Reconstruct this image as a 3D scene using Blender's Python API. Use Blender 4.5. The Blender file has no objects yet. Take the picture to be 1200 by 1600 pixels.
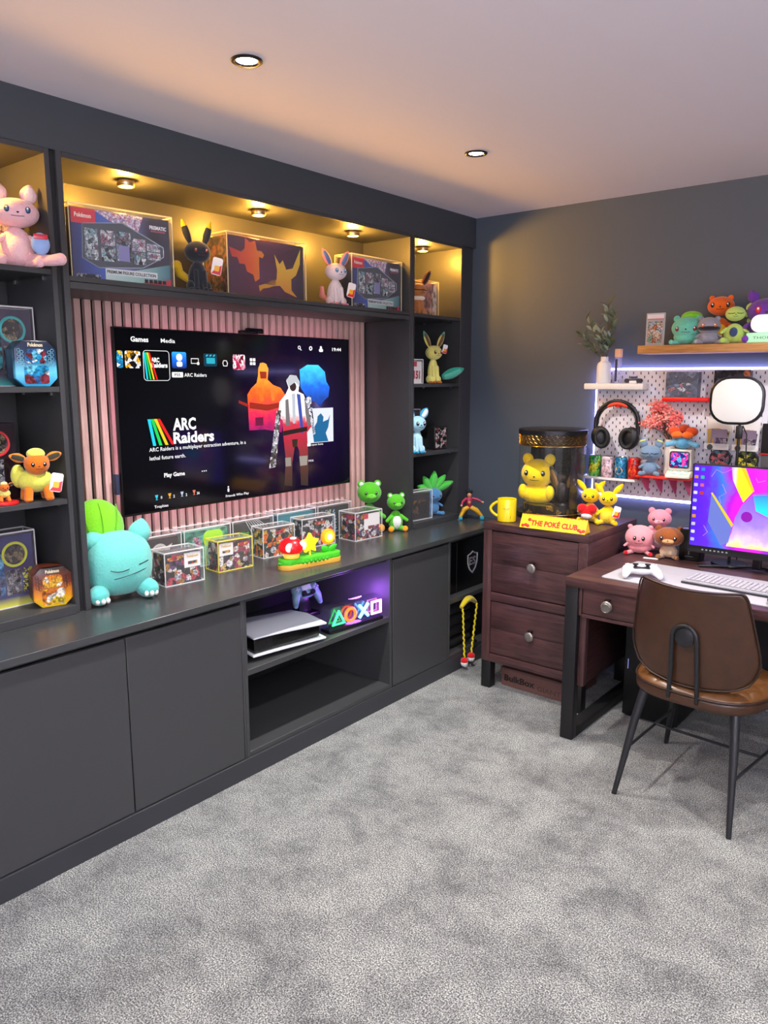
import bpy, bmesh, math, random
from mathutils import Matrix, Vector, Euler
random.seed(7)
C = bpy.context.scene.collection
SC = bpy.context.scene
PI = math.pi

# ------------------------------------------------------------ camera
cam_d = bpy.data.cameras.new('camera'); cam = bpy.data.objects.new('camera', cam_d); C.objects.link(cam)
cam.location = (0, 0, 1.65)
cam.rotation_euler = (math.radians(90 - 9.85), 0, math.radians(39.22))
cam_d.sensor_fit = 'VERTICAL'; cam_d.sensor_height = 36; cam_d.lens = 1209 / 1600 * 36
cam_d.clip_start = .02
SC.camera = cam
# ------------------------------------------------------------ world and exposure
W = bpy.data.worlds.new('world'); SC.world = W; W.use_nodes = True
W.node_tree.nodes['Background'].inputs[0].default_value = (.55, .6, .9, 1)
W.node_tree.nodes['Background'].inputs[1].default_value = .35
vs = SC.view_settings
vs.view_transform = 'Standard'; vs.look = 'None'; vs.gamma = 1; vs.use_curve_mapping = False; vs.exposure = 0.2
SC.cycles.use_denoising = True
SC.cycles.max_bounces = 9; SC.cycles.transparent_max_bounces = 24
SC.cycles.sample_clamp_indirect = 6

CEIL = 2.575
def light(name, kind, loc, energy, color, rot=(0, 0, 0), **k):
    d = bpy.data.lights.new(name, kind); d.energy = energy; d.color = color
    for a, v in k.items(): setattr(d, a, v)
    o = bpy.data.objects.new(name, d); C.objects.link(o); o.location = loc; o.rotation_euler = rot
    return o
# added cool fill lights, no window known, behind and right of the camera
light('added_fill', 'AREA', (1.75, .4, 1.35), 24, (.86, .88, 1.0), (math.radians(90), 0, math.radians(90)), shape='RECTANGLE', size=2.8, size_y=1.9)
light('added_fill', 'AREA', (-.6, -1.55, 1.35), 12, (.86, .86, 1.0), (math.radians(-90), 0, math.radians(180)), shape='RECTANGLE', size=2.6, size_y=1.9)

# added upward light behind the camera, no lamp seen, to brighten the ceiling
light('added_ceiling_wash', 'AREA', (1.0, -1.0, 1.7), 215, (.90, .88, 1.0), (math.radians(180), 0, 0), shape='DISK', size=.4)

# ------------------------------------------------------------ materials
MC = {}
def lin(h):
    if not isinstance(h, str): return tuple(h[:3])
    h = h.lstrip('#'); v = [int(h[i:i + 2], 16) / 255 for i in (0, 2, 4)]
    return tuple(c / 12.92 if c <= .04045 else ((c + .055) / 1.055) ** 2.4 for c in v)
def new_mat(name):
    m = bpy.data.materials.new(name); m.use_nodes = True
    nt = m.node_tree; return m, nt, nt.nodes['Principled BSDF']
def N(nt, t, **k):
    n = nt.nodes.new(t)
    for a, v in k.items(): setattr(n, a, v)
    return n
def mat(col, rough=.5, metal=0, bump=None, emit=0, sheen=0, ecol=None, spec=None, var=0, coat=0):
    key = ('m', col, rough, metal, bump, emit, sheen, ecol, spec, var, coat)
    if key in MC: return MC[key]
    m, nt, p = new_mat('surface'); c = lin(col)
    p.inputs['Base Color'].default_value = (*c, 1); p.inputs['Roughness'].default_value = rough
    p.inputs['Metallic'].default_value = metal
    if spec is not None: p.inputs['Specular IOR Level'].default_value = spec
    if coat: p.inputs['Coat Weight'].default_value = coat; p.inputs['Coat Roughness'].default_value = .08
    if sheen: p.inputs['Sheen Weight'].default_value = sheen; p.inputs['Sheen Roughness'].default_value = .5
    if emit:
        p.inputs['Emission Color'].default_value = (*lin(ecol or col), 1); p.inputs['Emission Strength'].default_value = emit
    if bump or var:
        tc = N(nt, 'ShaderNodeTexCoord'); no = N(nt, 'ShaderNodeTexNoise'); no.inputs['Scale'].default_value = bump[0] if bump else 30
        no.inputs['Detail'].default_value = 4
        nt.links.new(tc.outputs['Object'], no.inputs['Vector'])
        if bump:
            b = N(nt, 'ShaderNodeBump'); b.inputs['Strength'].default_value = bump[1]; b.inputs['Distance'].default_value = bump[2] if len(bump) > 2 else .002
            nt.links.new(no.outputs['Fac'], b.inputs['Height']); nt.links.new(b.outputs['Normal'], p.inputs['Normal'])
        if var:
            mx = N(nt, 'ShaderNodeMix', data_type='RGBA'); mx.inputs['A'].default_value = (*[x * (1 - var) for x in c], 1)
            mx.inputs['B'].default_value = (*[min(1, x * (1 + var)) for x in c], 1)
            nt.links.new(no.outputs['Fac'], mx.inputs['Factor']); nt.links.new(mx.outputs['Result'], p.inputs['Base Color'])
    MC[key] = m; return m
def plushm(col): return mat(col, .95, 0, (140, .5, .004), 0, .35, None, .1, .12)
def ramp(nt, stops, interp='LINEAR'):
    r = N(nt, 'ShaderNodeValToRGB'); r.color_ramp.interpolation = interp
    e = r.color_ramp.elements
    while len(e) < len(stops): e.new(.5)
    for el, (p, c) in zip(e, stops): el.position = p; el.color = (*lin(c), 1)
    return r
def art(pal, scale=40, seed=0, emit=0, rough=.25, warp=1.5, stretch=(1, 1, 1), coat=.6):
    """printed picture: irregular shapes in the palette's colours (flat print only)"""
    key = ('a', tuple(pal), scale, seed, emit, rough, warp, stretch)
    if key in MC: return MC[key]
    m, nt, p = new_mat('printed_art')
    tc = N(nt, 'ShaderNodeTexCoord'); mp = N(nt, 'ShaderNodeMapping'); mp.inputs['Location'].default_value = (seed * 3.7, seed * 1.3, seed * 2.1)
    mp.inputs['Scale'].default_value = stretch
    nt.links.new(tc.outputs['Object'], mp.inputs['Vector'])
    no = N(nt, 'ShaderNodeTexNoise'); no.inputs['Scale'].default_value = scale * .6; no.inputs['Detail'].default_value = 3
    nt.links.new(mp.outputs[0], no.inputs['Vector'])
    sc = N(nt, 'ShaderNodeVectorMath', operation='SCALE'); sc.inputs['Scale'].default_value = warp / scale
    nt.links.new(no.outputs['Color'], sc.inputs[0])
    ad = N(nt, 'ShaderNodeVectorMath', operation='ADD'); nt.links.new(mp.outputs[0], ad.inputs[0]); nt.links.new(sc.outputs[0], ad.inputs[1])
    vo = N(nt, 'ShaderNodeTexVoronoi'); vo.inputs['Scale'].default_value = scale
    nt.links.new(ad.outputs[0], vo.inputs['Vector'])
    sep = N(nt, 'ShaderNodeSeparateColor'); nt.links.new(vo.outputs['Color'], sep.inputs[0])
    n = len(pal); r = ramp(nt, [(i / n, c) for i, c in enumerate(pal)], 'CONSTANT')
    nt.links.new(sep.outputs[0], r.inputs[0])
    # fine modulation so that patches read as print and not as flat cells
    n2 = N(nt, 'ShaderNodeTexNoise'); n2.inputs['Scale'].default_value = scale * 3; n2.inputs['Detail'].default_value = 2
    nt.links.new(mp.outputs[0], n2.inputs['Vector'])
    r2 = ramp(nt, [(.35, '#808080'), (.62, '#ffffff')]); nt.links.new(n2.outputs['Fac'], r2.inputs[0])
    mx = N(nt, 'ShaderNodeMix', data_type='RGBA', blend_type='MULTIPLY'); mx.inputs['Factor'].default_value = 1
    nt.links.new(r.outputs[0], mx.inputs['A']); nt.links.new(r2.outputs[0], mx.inputs['B'])
    nt.links.new(mx.outputs['Result'], p.inputs['Base Color']); p.inputs['Roughness'].default_value = rough
    if emit:
        nt.links.new(mx.outputs['Result'], p.inputs['Emission Color']); p.inputs['Emission Strength'].default_value = emit
    MC[key] = m; return m
def grad(stops, axis='Z', span=(0, 1), emit=0, rough=.3, noise=0, nscale=30):
    """smooth printed or displayed colour run along one axis of the object"""
    key = ('g', tuple(stops), axis, span, emit, noise)
    if key in MC: return MC[key]
    m, nt, p = new_mat('printed_gradient')
    tc = N(nt, 'ShaderNodeTexCoord'); se = N(nt, 'ShaderNodeSeparateXYZ'); nt.links.new(tc.outputs['Object'], se.inputs[0])
    mr = N(nt, 'ShaderNodeMapRange'); mr.inputs['From Min'].default_value = span[0]; mr.inputs['From Max'].default_value = span[1]
    nt.links.new(se.outputs[axis], mr.inputs['Value']); src = mr.outputs[0]
    if noise:
        no = N(nt, 'ShaderNodeTexNoise'); no.inputs['Scale'].default_value = nscale; no.inputs['Detail'].default_value = 5
        nt.links.new(tc.outputs['Object'], no.inputs['Vector'])
        a = N(nt, 'ShaderNodeMath', operation='MULTIPLY_ADD'); a.inputs[1].default_value = noise; nt.links.new(no.outputs['Fac'], a.inputs[0])
        s = N(nt, 'ShaderNodeMath', operation='SUBTRACT'); nt.links.new(src, s.inputs[0]); s.inputs[1].default_value = noise / 2
        nt.links.new(s.outputs[0], a.inputs[2]); src = a.outputs[0]
    r = ramp(nt, stops); nt.links.new(src, r.inputs[0])
    nt.links.new(r.outputs[0], p.inputs['Base Color']); p.inputs['Roughness'].default_value = rough
    if emit:
        p.inputs['Base Color'].default_value = (0, 0, 0, 1)
        nt.links.new(r.outputs[0], p.inputs['Emission Color']); p.inputs['Emission Strength'].default_value = emit
    MC[key] = m; return m
def wood(c1, c2, axis=0, scale=6, rough=.5, planks=0, stretch=18, seed=0, knots=True):
    key = ('w', c1, c2, axis, scale, rough, planks, stretch, seed)
    if key in MC: return MC[key]
    m, nt, p = new_mat('wood')
    tc = N(nt, 'ShaderNodeTexCoord'); mp = N(nt, 'ShaderNodeMapping'); s = [stretch] * 3; s[axis] = 1
    mp.inputs['Scale'].default_value = s; mp.inputs['Location'].default_value = (seed, seed * 2, seed * 3)
    nt.links.new(tc.outputs['Object'], mp.inputs['Vector'])
    no = N(nt, 'ShaderNodeTexNoise'); no.inputs['Scale'].default_value = scale; no.inputs['Detail'].default_value = 8; no.inputs['Distortion'].default_value = .8
    no.inputs['Roughness'].default_value = .65
    nt.links.new(mp.outputs[0], no.inputs['Vector'])
    n2 = N(nt, 'ShaderNodeTexNoise'); n2.inputs['Scale'].default_value = 5; n2.inputs['Detail'].default_value = 3
    nt.links.new(tc.outputs['Object'], n2.inputs['Vector'])
    ad = N(nt, 'ShaderNodeMath', operation='MULTIPLY_ADD'); ad.inputs[1].default_value = .45; nt.links.new(n2.outputs['Fac'], ad.inputs[0]); nt.links.new(no.outputs['Fac'], ad.inputs[2])
    a = lin(c1); b = lin(c2)
    r = ramp(nt, [(.45, c1), (.95, c2)]); nt.links.new(ad.outputs[0], r.inputs[0])
    nt.links.new(r.outputs[0], p.inputs['Base Color']); p.inputs['Roughness'].default_value = rough
    bp = N(nt, 'ShaderNodeBump'); bp.inputs['Strength'].default_value = .35; bp.inputs['Distance'].default_value = .0015
    nt.links.new(no.outputs['Fac'], bp.inputs['Height']); nt.links.new(bp.outputs['Normal'], p.inputs['Normal'])
    MC[key] = m; return m
def clear(tint='#ffffff', amount=.06, name='clear_acrylic'):
    key = ('c', tint, amount)
    if key in MC: return MC[key]
    m = bpy.data.materials.new(name); m.use_nodes = True; nt = m.node_tree; nt.nodes.clear()
    out = N(nt, 'ShaderNodeOutputMaterial'); tr = N(nt, 'ShaderNodeBsdfTransparent'); gl = N(nt, 'ShaderNodeBsdfGlossy'); gl.inputs['Roughness'].default_value = .04; gl.inputs['Color'].default_value = (.6, .6, .6, 1)
    tr.inputs['Color'].default_value = (*[1 - (1 - x) * .35 for x in lin(tint)], 1)
    fr = N(nt, 'ShaderNodeFresnel'); fr.inputs['IOR'].default_value = 1.42
    ge = N(nt, 'ShaderNodeNewGeometry'); iv = N(nt, 'ShaderNodeMath', operation='SUBTRACT'); iv.inputs[0].default_value = 1; nt.links.new(ge.outputs['Backfacing'], iv.inputs[1])
    ml = N(nt, 'ShaderNodeMath', operation='MULTIPLY'); nt.links.new(fr.outputs[0], ml.inputs[0]); nt.links.new(iv.outputs[0], ml.inputs[1]); ml.use_clamp = True   # one reflection per pane
    m1 = N(nt, 'ShaderNodeMixShader'); nt.links.new(ml.outputs[0], m1.inputs[0]); nt.links.new(tr.outputs[0], m1.inputs[1]); nt.links.new(gl.outputs[0], m1.inputs[2])
    df = N(nt, 'ShaderNodeBsdfDiffuse'); df.inputs['Color'].default_value = (*lin(tint), 1)
    m2 = N(nt, 'ShaderNodeMixShader'); m2.inputs[0].default_value = amount
    nt.links.new(m1.outputs[0], m2.inputs[1]); nt.links.new(df.outputs[0], m2.inputs[2]); nt.links.new(m2.outputs[0], out.inputs[0])
    MC[key] = m; return m
ACR = clear('#ffffff', .03); ACR_EDGE = clear('#ffffff', .5)
PAINT = mat('#3b3c3d', .42, 0, (220, .06, .0006), 0, 0, None, .4)
PAINT_TOP = mat('#3d3f40', .27, 0, (300, .05, .0004))
BLACK = mat('#0c0c0d', .4); MATTE = mat('#17181a', .6); GLOSSB = mat('#050506', .12)
WHITE = mat('#ececea', .5); EYE = mat('#0a0808', .15, coat=.5)

# ------------------------------------------------------------ geometry helpers
class B:
    """collects shapes into one mesh"""
    def __init__(s): s.bm = bmesh.new()
    def _m(s, t, mtx=None):
        me = bpy.data.meshes.new('t'); t.to_mesh(me); t.free()
        if mtx is not None: me.transform(mtx)
        s.bm.from_mesh(me); bpy.data.meshes.remove(me); return s
    def box(s, x0, x1, y0, y1, z0, z1, bev=0, seg=2):
        t = bmesh.new(); bmesh.ops.create_cube(t, size=1)
        for v in t.verts: v.co = Vector(((x0 + x1) / 2 + v.co.x * (x1 - x0), (y0 + y1) / 2 + v.co.y * (y1 - y0), (z0 + z1) / 2 + v.co.z * (z1 - z0)))
        if bev: bmesh.ops.bevel(t, geom=t.edges[:], offset=bev, segments=seg, affect='EDGES', profile=.5, clamp_overlap=True)
        return s._m(t)
    def ell(s, c, r, rot=(0, 0, 0), seg=20, rings=12, taper=0, pinch=1):
        t = bmesh.new(); bmesh.ops.create_uvsphere(t, u_segments=seg, v_segments=rings, radius=1)
        for v in t.verts:
            k = 1 + taper * v.co.z
            v.co = Vector((v.co.x * r[0] * k, v.co.y * r[1] * k, v.co.z * r[2]))
        return s._m(t, Matrix.Translation(c) @ Euler([math.radians(a) for a in rot]).to_matrix().to_4x4())
    def cyl(s, p0, p1, r0, r1=None, n=20, caps=True):
        p0, p1 = Vector(p0), Vector(p1); r1 = r0 if r1 is None else r1; d = p1 - p0
        t = bmesh.new(); bmesh.ops.create_cone(t, cap_ends=caps, segments=n, radius1=r0, radius2=r1, depth=d.length)
        q = Vector((0, 0, 1)).rotation_difference(d.normalized()).to_matrix().to_4x4()
        return s._m(t, Matrix.Translation((p0 + p1) / 2) @ q)
    def lathe(s, prof, c=(0, 0, 0), n=28):
        t = bmesh.new(); rings = []
        for r, z in prof:
            if r < 1e-6: rings.append([t.verts.new((c[0], c[1], c[2] + z))])
            else: rings.append([t.verts.new((c[0] + r * math.cos(2 * PI * i / n), c[1] + r * math.sin(2 * PI * i / n), c[2] + z)) for i in range(n)])
        for a, b in zip(rings, rings[1:]):
            for i in range(n):
                j = (i + 1) % n
                if len(a) == 1 and len(b) == 1: continue
                if len(a) == 1: t.faces.new((a[0], b[j], b[i]))
                elif len(b) == 1: t.faces.new((a[i], a[j], b[0]))
                else: t.faces.new((a[i], a[j], b[j], b[i]))
        return s._m(t)
    def tube(s, pts, r, n=8, closed=False):
        t = bmesh.new(); P = [Vector(p) for p in pts]; L = len(P); rr = r if isinstance(r, (list, tuple)) else [r] * L
        rings = []; up = Vector((0, 0, 1)); prev = None
        for i, p in enumerate(P):
            a = P[(i - 1) % L] if (closed or i > 0) else p; b = P[(i + 1) % L] if (closed or i < L - 1) else p
            d = (b - a).normalized()
            if prev is None: x = d.orthogonal().normalized()
            else: x = (prev - d * prev.dot(d)).normalized()
            prev = x; y = d.cross(x)
            rings.append([t.verts.new(p + (x * math.cos(2 * PI * k / n) + y * math.sin(2 * PI * k / n)) * rr[i]) for k in range(n)])
        for i in range(L if closed else L - 1):
            a, b = rings[i], rings[(i + 1) % L]
            for k in range(n): t.faces.new((a[k], a[(k + 1) % n], b[(k + 1) % n], b[k]))
        if not closed: t.faces.new(rings[0][::-1]); t.faces.new(rings[-1])
        return s._m(t)
    def prism(s, pts, d0, d1, plane='xz', bev=0, seg=2):
        """polygon extruded: plane xz is pushed along y, xy along z, yz along x"""
        t = bmesh.new()
        f = {'xz': lambda u, v, w: (u, w, v), 'xy': lambda u, v, w: (u, v, w), 'yz': lambda u, v, w: (w, u, v)}[plane]
        a = [t.verts.new(f(u, v, d0)) for u, v in pts]; b = [t.verts.new(f(u, v, d1)) for u, v in pts]
        n = len(pts); t.faces.new(a); t.faces.new(b[::-1])
        for i in range(n): t.faces.new((a[i], b[i], b[(i + 1) % n], a[(i + 1) % n]))
        bmesh.ops.recalc_face_normals(t, faces=t.faces[:])
        if bev: bmesh.ops.bevel(t, geom=t.edges[:], offset=bev, segments=seg, affect='EDGES', profile=.5, clamp_overlap=True)
        return s._m(t)
    def move(s, v): bmesh.ops.translate(s.bm, vec=Vector(v), verts=s.bm.verts[:]); return s
    def xf(s, m): s.bm.transform(m); return s
def rpoly(w, h, r, cx=0, cz=0, n=6):
    out = []
    for sx, sz, a0 in ((1, 1, 0), (-1, 1, 90), (-1, -1, 180), (1, -1, 270)):
        for k in range(n + 1):
            a = math.radians(a0 + 90 * k / n); out.append((cx + sx * (w / 2 - r) + r * math.cos(a), cz + sz * (h / 2 - r) + r * math.sin(a)))
    return out
def disc(r, cx=0, cz=0, n=28): return [(cx + r * math.cos(2 * PI * i / n), cz + r * math.sin(2 * PI * i / n)) for i in range(n)]
def obj(name, b, m, parent=None, loc=(0, 0, 0), rot=(0, 0, 0), label=None, kind=None, ang=38):
    me = bpy.data.meshes.new(name)
    bmesh.ops.recalc_face_normals(b.bm, faces=b.bm.faces[:]) if len(b.bm.faces) < 20000 else None
    b.bm.to_mesh(me); b.bm.free(); me.materials.append(m)
    me.polygons.foreach_set('use_smooth', [True] * len(me.polygons)); me.set_sharp_from_angle(angle=math.radians(ang))
    o = bpy.data.objects.new(name, me); C.objects.link(o); o.parent = parent; o.location = loc; o.rotation_euler = rot
    if label: o['label'] = label
    if kind: o['kind'] = kind
    return o
def thing(name, label, cat, loc=(0, 0, 0), rz=0, group=None):
    o = bpy.data.objects.new(name, None); C.objects.link(o); o.empty_display_size = .05
    o.location = loc; o.rotation_euler = (0, 0, math.radians(rz)); tag(o, label, cat, group); return o
def tag(o, label, cat, group=None):
    o['label'] = label; o['category'] = cat
    if group: o['group'] = group
    return o
def struct(name, b, m, **k): return obj(name, b, m, kind='structure', **k)
def dup(root):
    r = root.copy(); C.objects.link(r)
    for ch in root.children:
        c = ch.copy(); C.objects.link(c); c.parent = r
        for g in ch.children:
            d = g.copy(); C.objects.link(d); d.parent = c
    return r
TXT = {}
def text(name, s, m, parent, x, y, z, h, w=None, bold=0, shear=0, ext=.0004, center=False, facing=True, rotm=None, gap=1):
    """lettering as thin raised mesh; h is the capital height, w the fitted width; faces -Y of its parent"""
    cu = bpy.data.curves.new('lettering', 'FONT'); cu.body = s; cu.size = 1; cu.offset = bold; cu.shear = shear; cu.extrude = 0; cu.resolution_u = 2; cu.space_character = gap
    to = bpy.data.objects.new('lettering', cu); C.objects.link(to)
    dg = bpy.context.evaluated_depsgraph_get(); me = bpy.data.meshes.new_from_object(to.evaluated_get(dg)); C.objects.unlink(to); bpy.data.objects.remove(to); bpy.data.curves.remove(cu)
    if not len(me.vertices): return None
    xs = [v.co.x for v in me.vertices]; k = h / .70; x0, x1 = min(xs), max(xs); kx = (w / (x1 - x0)) if w else k
    for v in me.vertices:
        ux = (v.co.x - x0) * kx - (((x1 - x0) * kx) / 2 if center else 0)
        v.co = Vector((x + ux, y - ext, z + v.co.y * k)) if rotm is None else rotm @ Vector((ux, v.co.y * k, ext))
    me.name = name; me.materials.clear(); me.materials.append(m)
    o = bpy.data.objects.new(name, me); C.objects.link(o); o.parent = parent; return o

# ============================================================ THE ROOM
X0 = -2.61          # face of the tall joinery
YB = 4.06           # back wall
XL = -2.96          # wall behind the joinery
CT = .797           # top of the worktop
RX, RY = 1.9, -1.7  # the walls behind and to the right of the camera
def carpet_mat():
    m, nt, p = new_mat('carpet')
    tc = N(nt, 'ShaderNodeTexCoord')
    n1 = N(nt, 'ShaderNodeTexNoise'); n1.inputs['Scale'].default_value = 225; n1.inputs['Detail'].default_value = 3; n1.inputs['Roughness'].default_value = .75
    n2 = N(nt, 'ShaderNodeTexNoise'); n2.inputs['Scale'].default_value = 4.2; n2.inputs['Detail'].default_value = 13; n2.inputs['Roughness'].default_value = .82; n2.inputs['Distortion'].default_value = .25
    for n in (n1, n2): nt.links.new(tc.outputs['Object'], n.inputs['Vector'])
    r1 = ramp(nt, [(.37, '#1e1e1f'), (.48, '#747674'), (.60, '#eaebe4')]); nt.links.new(n1.outputs['Fac'], r1.inputs[0])
    r2 = ramp(nt, [(.34, '#86888b'), (.44, '#b4b6b7'), (.52, '#d2d4d4'), (.62, '#e8eae8')]); nt.links.new(n2.outputs['Fac'], r2.inputs[0])
    mx = N(nt, 'ShaderNodeMix', data_type='RGBA', blend_type='MULTIPLY'); mx.inputs['Factor'].default_value = 1
    nt.links.new(r1.outputs[0], mx.inputs['A']); nt.links.new(r2.outputs[0], mx.inputs['B']); nt.links.new(mx.outputs['Result'], p.inputs['Base Color'])
    p.inputs['Roughness'].default_value = .95; p.inputs['Sheen Weight'].default_value = .2; p.inputs['Specular IOR Level'].default_value = .15
    bp = N(nt, 'ShaderNodeBump'); bp.inputs['Strength'].default_value = .8; bp.inputs['Distance'].default_value = .006
    nt.links.new(n1.outputs['Fac'], bp.inputs['Height']); nt.links.new(bp.outputs['Normal'], p.inputs['Normal'])
    return m
struct('floor', B().box(XL - .1, RX, RY, YB + .1, -.05, 0), carpet_mat())
CEILM = mat('#e6e0e6', .85)
# ceiling with the two visible downlight cut-outs left to the fittings
struct('ceiling', B().box(XL - .1, RX, RY, YB + .1, CEIL, CEIL + .1), CEILM)
WALLM = mat('#4c5660', .6, 0, (90, .08, .001))
struct('wall_back', B().box(XL - .1, RX, YB, YB + .1, 0, CEIL), WALLM)
struct('wall_left', B().box(XL - .1, XL, RY, YB, 0, CEIL), WALLM)
struct('wall_right', B().box(RX, RX + .1, RY, YB, 0, CEIL), mat('#b9b6b8', .8))
struct('wall_front', B().box(XL - .1, RX, RY - .1, RY, 0, CEIL), mat('#b9b6b8', .8))
struct('trim_1', B().box(XL, X0, RY, YB, 2.405, CEIL), mat('#3a3f44', .5))            # boxed bulkhead over the joinery
struct('trim_2', B().box(XL, X0 - .02, 3.945, YB, CT, 2.405), PAINT)                   # filler post into the corner
struct('trim_3', B().box(XL, X0 - .02, RY, .885, 0, 2.405), PAINT)                     # filler wall before the joinery begins
struct('baseboard_back', B().box(-1.2, RX, YB - .016, YB, 0, .1, .003), mat('#c4d2dc', .4))

# ============================================================ JOINERY
def panel(parent, name, x0, x1, y0, y1, z0, z1, m=PAINT, bev=.0012, label=None):
    l = parent.location; return obj(name, B().box(x0 - l.x, x1 - l.x, y0 - l.y, y1 - l.y, z0 - l.z, z1 - l.z, bev, 1), m, parent, label=label)
def tower(name, label, ya, yb, shelves):
    t = thing(name, label, 'shelf unit', (-2.78, (ya + yb) / 2, CT))
    xb = -2.95
    panel(t, 'side_panel', xb, X0, ya, ya + .018, CT, 2.405); panel(t, 'side_panel', xb, X0, yb - .018, yb, CT, 2.405)
    panel(t, 'back_panel', xb, xb + .008, ya + .018, yb - .018, CT, 2.405)
    panel(t, 'top_panel', xb + .008, X0, ya + .018, yb - .018, 2.387, 2.405)
    panel(t, 'base_panel', xb + .008, X0 + .01, ya + .018, yb - .018, CT, CT + .033)
    for z in shelves:
        panel(t, 'shelf', xb + .008, X0 - .003, ya + .0185, yb - .0185, z - .019, z)
        for yy in (ya + .0185, yb - .0245):
            for xx in (-2.68, -2.88):
                l = t.location; obj('shelf_pin', B().box(xx - l.x, xx + .012 - l.x, yy - l.y, yy + .006 - l.y, z - .031 - l.z, z - .0195 - l.z), mat('#b8b8b8', .3, 1), t)
    return t
tower('shelf_tower', 'tall dark grey open shelf unit at the left edge of the picture', .905, 1.425, (2.015, 1.619, 1.222))
tower('shelf_tower', 'tall narrow dark grey open shelf unit beside the room corner', 3.442, 3.93, (1.997, 1.616, 1.227))
br = thing('bridge_cabinet', 'long open dark grey shelf box with spotlights above the television', 'shelf unit', (-2.78, 2.45, CT))
panel(br, 'side_panel', -2.95, X0, 1.447, 1.4695, CT, 2.405); panel(br, 'side_panel', -2.95, X0 - .0005, 3.42, 3.4415, CT, 2.405)
panel(br, 'bottom_panel', -2.95, X0, 1.47, 3.4195, 1.982, 2.0); panel(br, 'filler_panel', -2.95, X0 - .001, 1.47, 3.4195, 1.957, 1.9805)
panel(br, 'top_panel', -2.942, X0, 1.47, 3.4195, 2.387, 2.405); panel(br, 'back_panel', -2.95, -2.942, 1.47, 3.4195, 2.0, 2.405)
panel(br, 'shadow_gap', -2.95, X0 - .012, 1.4255, 1.4465, CT, 2.405, mat('#15171a', .6))
# slatted wall behind the television
SLATW = wood('#b48a80', '#f0ccc0', 2, 7, .5, stretch=30)
sw = thing('slatted_wall_panel', 'vertical wood slats on black felt behind the television', 'wall panel', (-2.93, 2.45, CT))
panel(sw, 'felt_backing', -2.95, -2.94, 1.47, 3.4195, CT, 1.957, mat('#08080a', .95), 0)
nsl = 43; pit = (3.4185 - 1.472) / nsl; proto = None
for i in range(nsl):
    y = 1.4725 + i * pit
    if proto is None: proto = panel(sw, 'slat', -2.94, -2.92, y, y + .0275, CT, 1.9565, SLATW, .001)
    else: o = proto.copy(); C.objects.link(o); o.parent = sw; o.location.y = proto.location.y + i * pit
# worktop
wt = tag(obj('worktop', B().box(-2.95, -2.325, .89, YB - .002, CT - .026, CT, .0015, 1).move((2.6, -2.5, -CT)), PAINT_TOP, None, (-2.6, 2.5, CT)), 'long dark grey worktop running the length of the joinery', 'worktop')
# plinth
tag(obj('plinth', B().box(-2.4, -2.337, .905, YB - .002, 0, .084, .001, 1).move((2.36, -2.5, 0)), mat('#303236', .5), None, (-2.36, 2.5, 0)), 'dark grey plinth board along the carpet under the cabinets', 'plinth')
DZ0, DZ1, CF = .088, .752, -2.343
def carcass(name, label, ya, yb, doors=(), shelf=None, bz=.09):
    t = thing(name, label, 'cabinet', (-2.62, (ya + yb) / 2, .085))
    panel(t, 'side_panel', -2.95, CF - .001, ya, ya + .018, .085, CT - .0265); panel(t, 'side_panel', -2.95, CF - .001, yb - .018, yb, .085, CT - .0265)
    panel(t, 'back_panel', -2.95, -2.942, ya + .018, yb - .018, .085, CT - .0265, mat('#17191c', .6))  # darker than the carcass paint: the recess's shade is put into the colour
    panel(t, 'bottom_panel', -2.942, CF - .001, ya + .0185, yb - .0185, .085, .107)
    panel(t, 'top_rail', -2.9, CF - .0225, ya + .0185, yb - .0185, CT - .05, CT - .0265)
    for a, b in doors: panel(t, 'door', CF - .019, CF, a, b, DZ0, DZ1, PAINT, .0012)
    if shelf: panel(t, 'shelf', -2.942, CF - .002, ya + .0185, yb - .0185, shelf - .026, shelf)
    return t
def carc2(*a, **k):
    return carcass(*a, **k)
cA = thing('base_cabinet', 'wide dark grey base cabinet with two flat doors at the left', 'cabinet', (-2.62, 1.43, .085))
panel(cA, 'side_panel', -2.95, -2.364, .905, .923, .085, CT - .0265); panel(cA, 'side_panel', -2.95, CF - .001, 1.9595, 1.9695, .085, CT - .0265)
panel(cA, 'bottom_panel', -2.95, -2.364, .9235, 1.959, .085, .1); panel(cA, 'top_rail', -2.9, -2.352, .9235, 1.959, CT - .04, CT - .0265)
for a, b in ((.915, 1.4345), (1.439, 1.9565)): panel(cA, 'door', CF - .019, CF, a, b, DZ0, DZ1 - .002)
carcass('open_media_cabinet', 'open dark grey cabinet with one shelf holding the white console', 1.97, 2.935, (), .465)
cC = thing('base_cabinet', 'narrow dark grey base cabinet with a single flat door beside the open shelf', 'cabinet', (-2.62, 3.19, .085))
panel(cC, 'side_panel', -2.95, -2.364, 2.936, 2.954, .085, CT - .0265); panel(cC, 'side_panel', -2.95, -2.364, 3.41, 3.4295, .085, CT - .0265)
panel(cC, 'bottom_panel', -2.95, -2.364, 2.9545, 3.4095, .085, .1); panel(cC, 'top_rail', -2.9, -2.352, 2.9545, 3.4095, CT - .04, CT - .0265)
panel(cC, 'door', CF - .019, CF, 2.942, 3.431, DZ0, DZ1)
carcass('open_corner_cabinet', 'open dark grey corner cabinet half hidden by the wooden drawer chest', 3.436, 4.05, (), .43)

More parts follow.
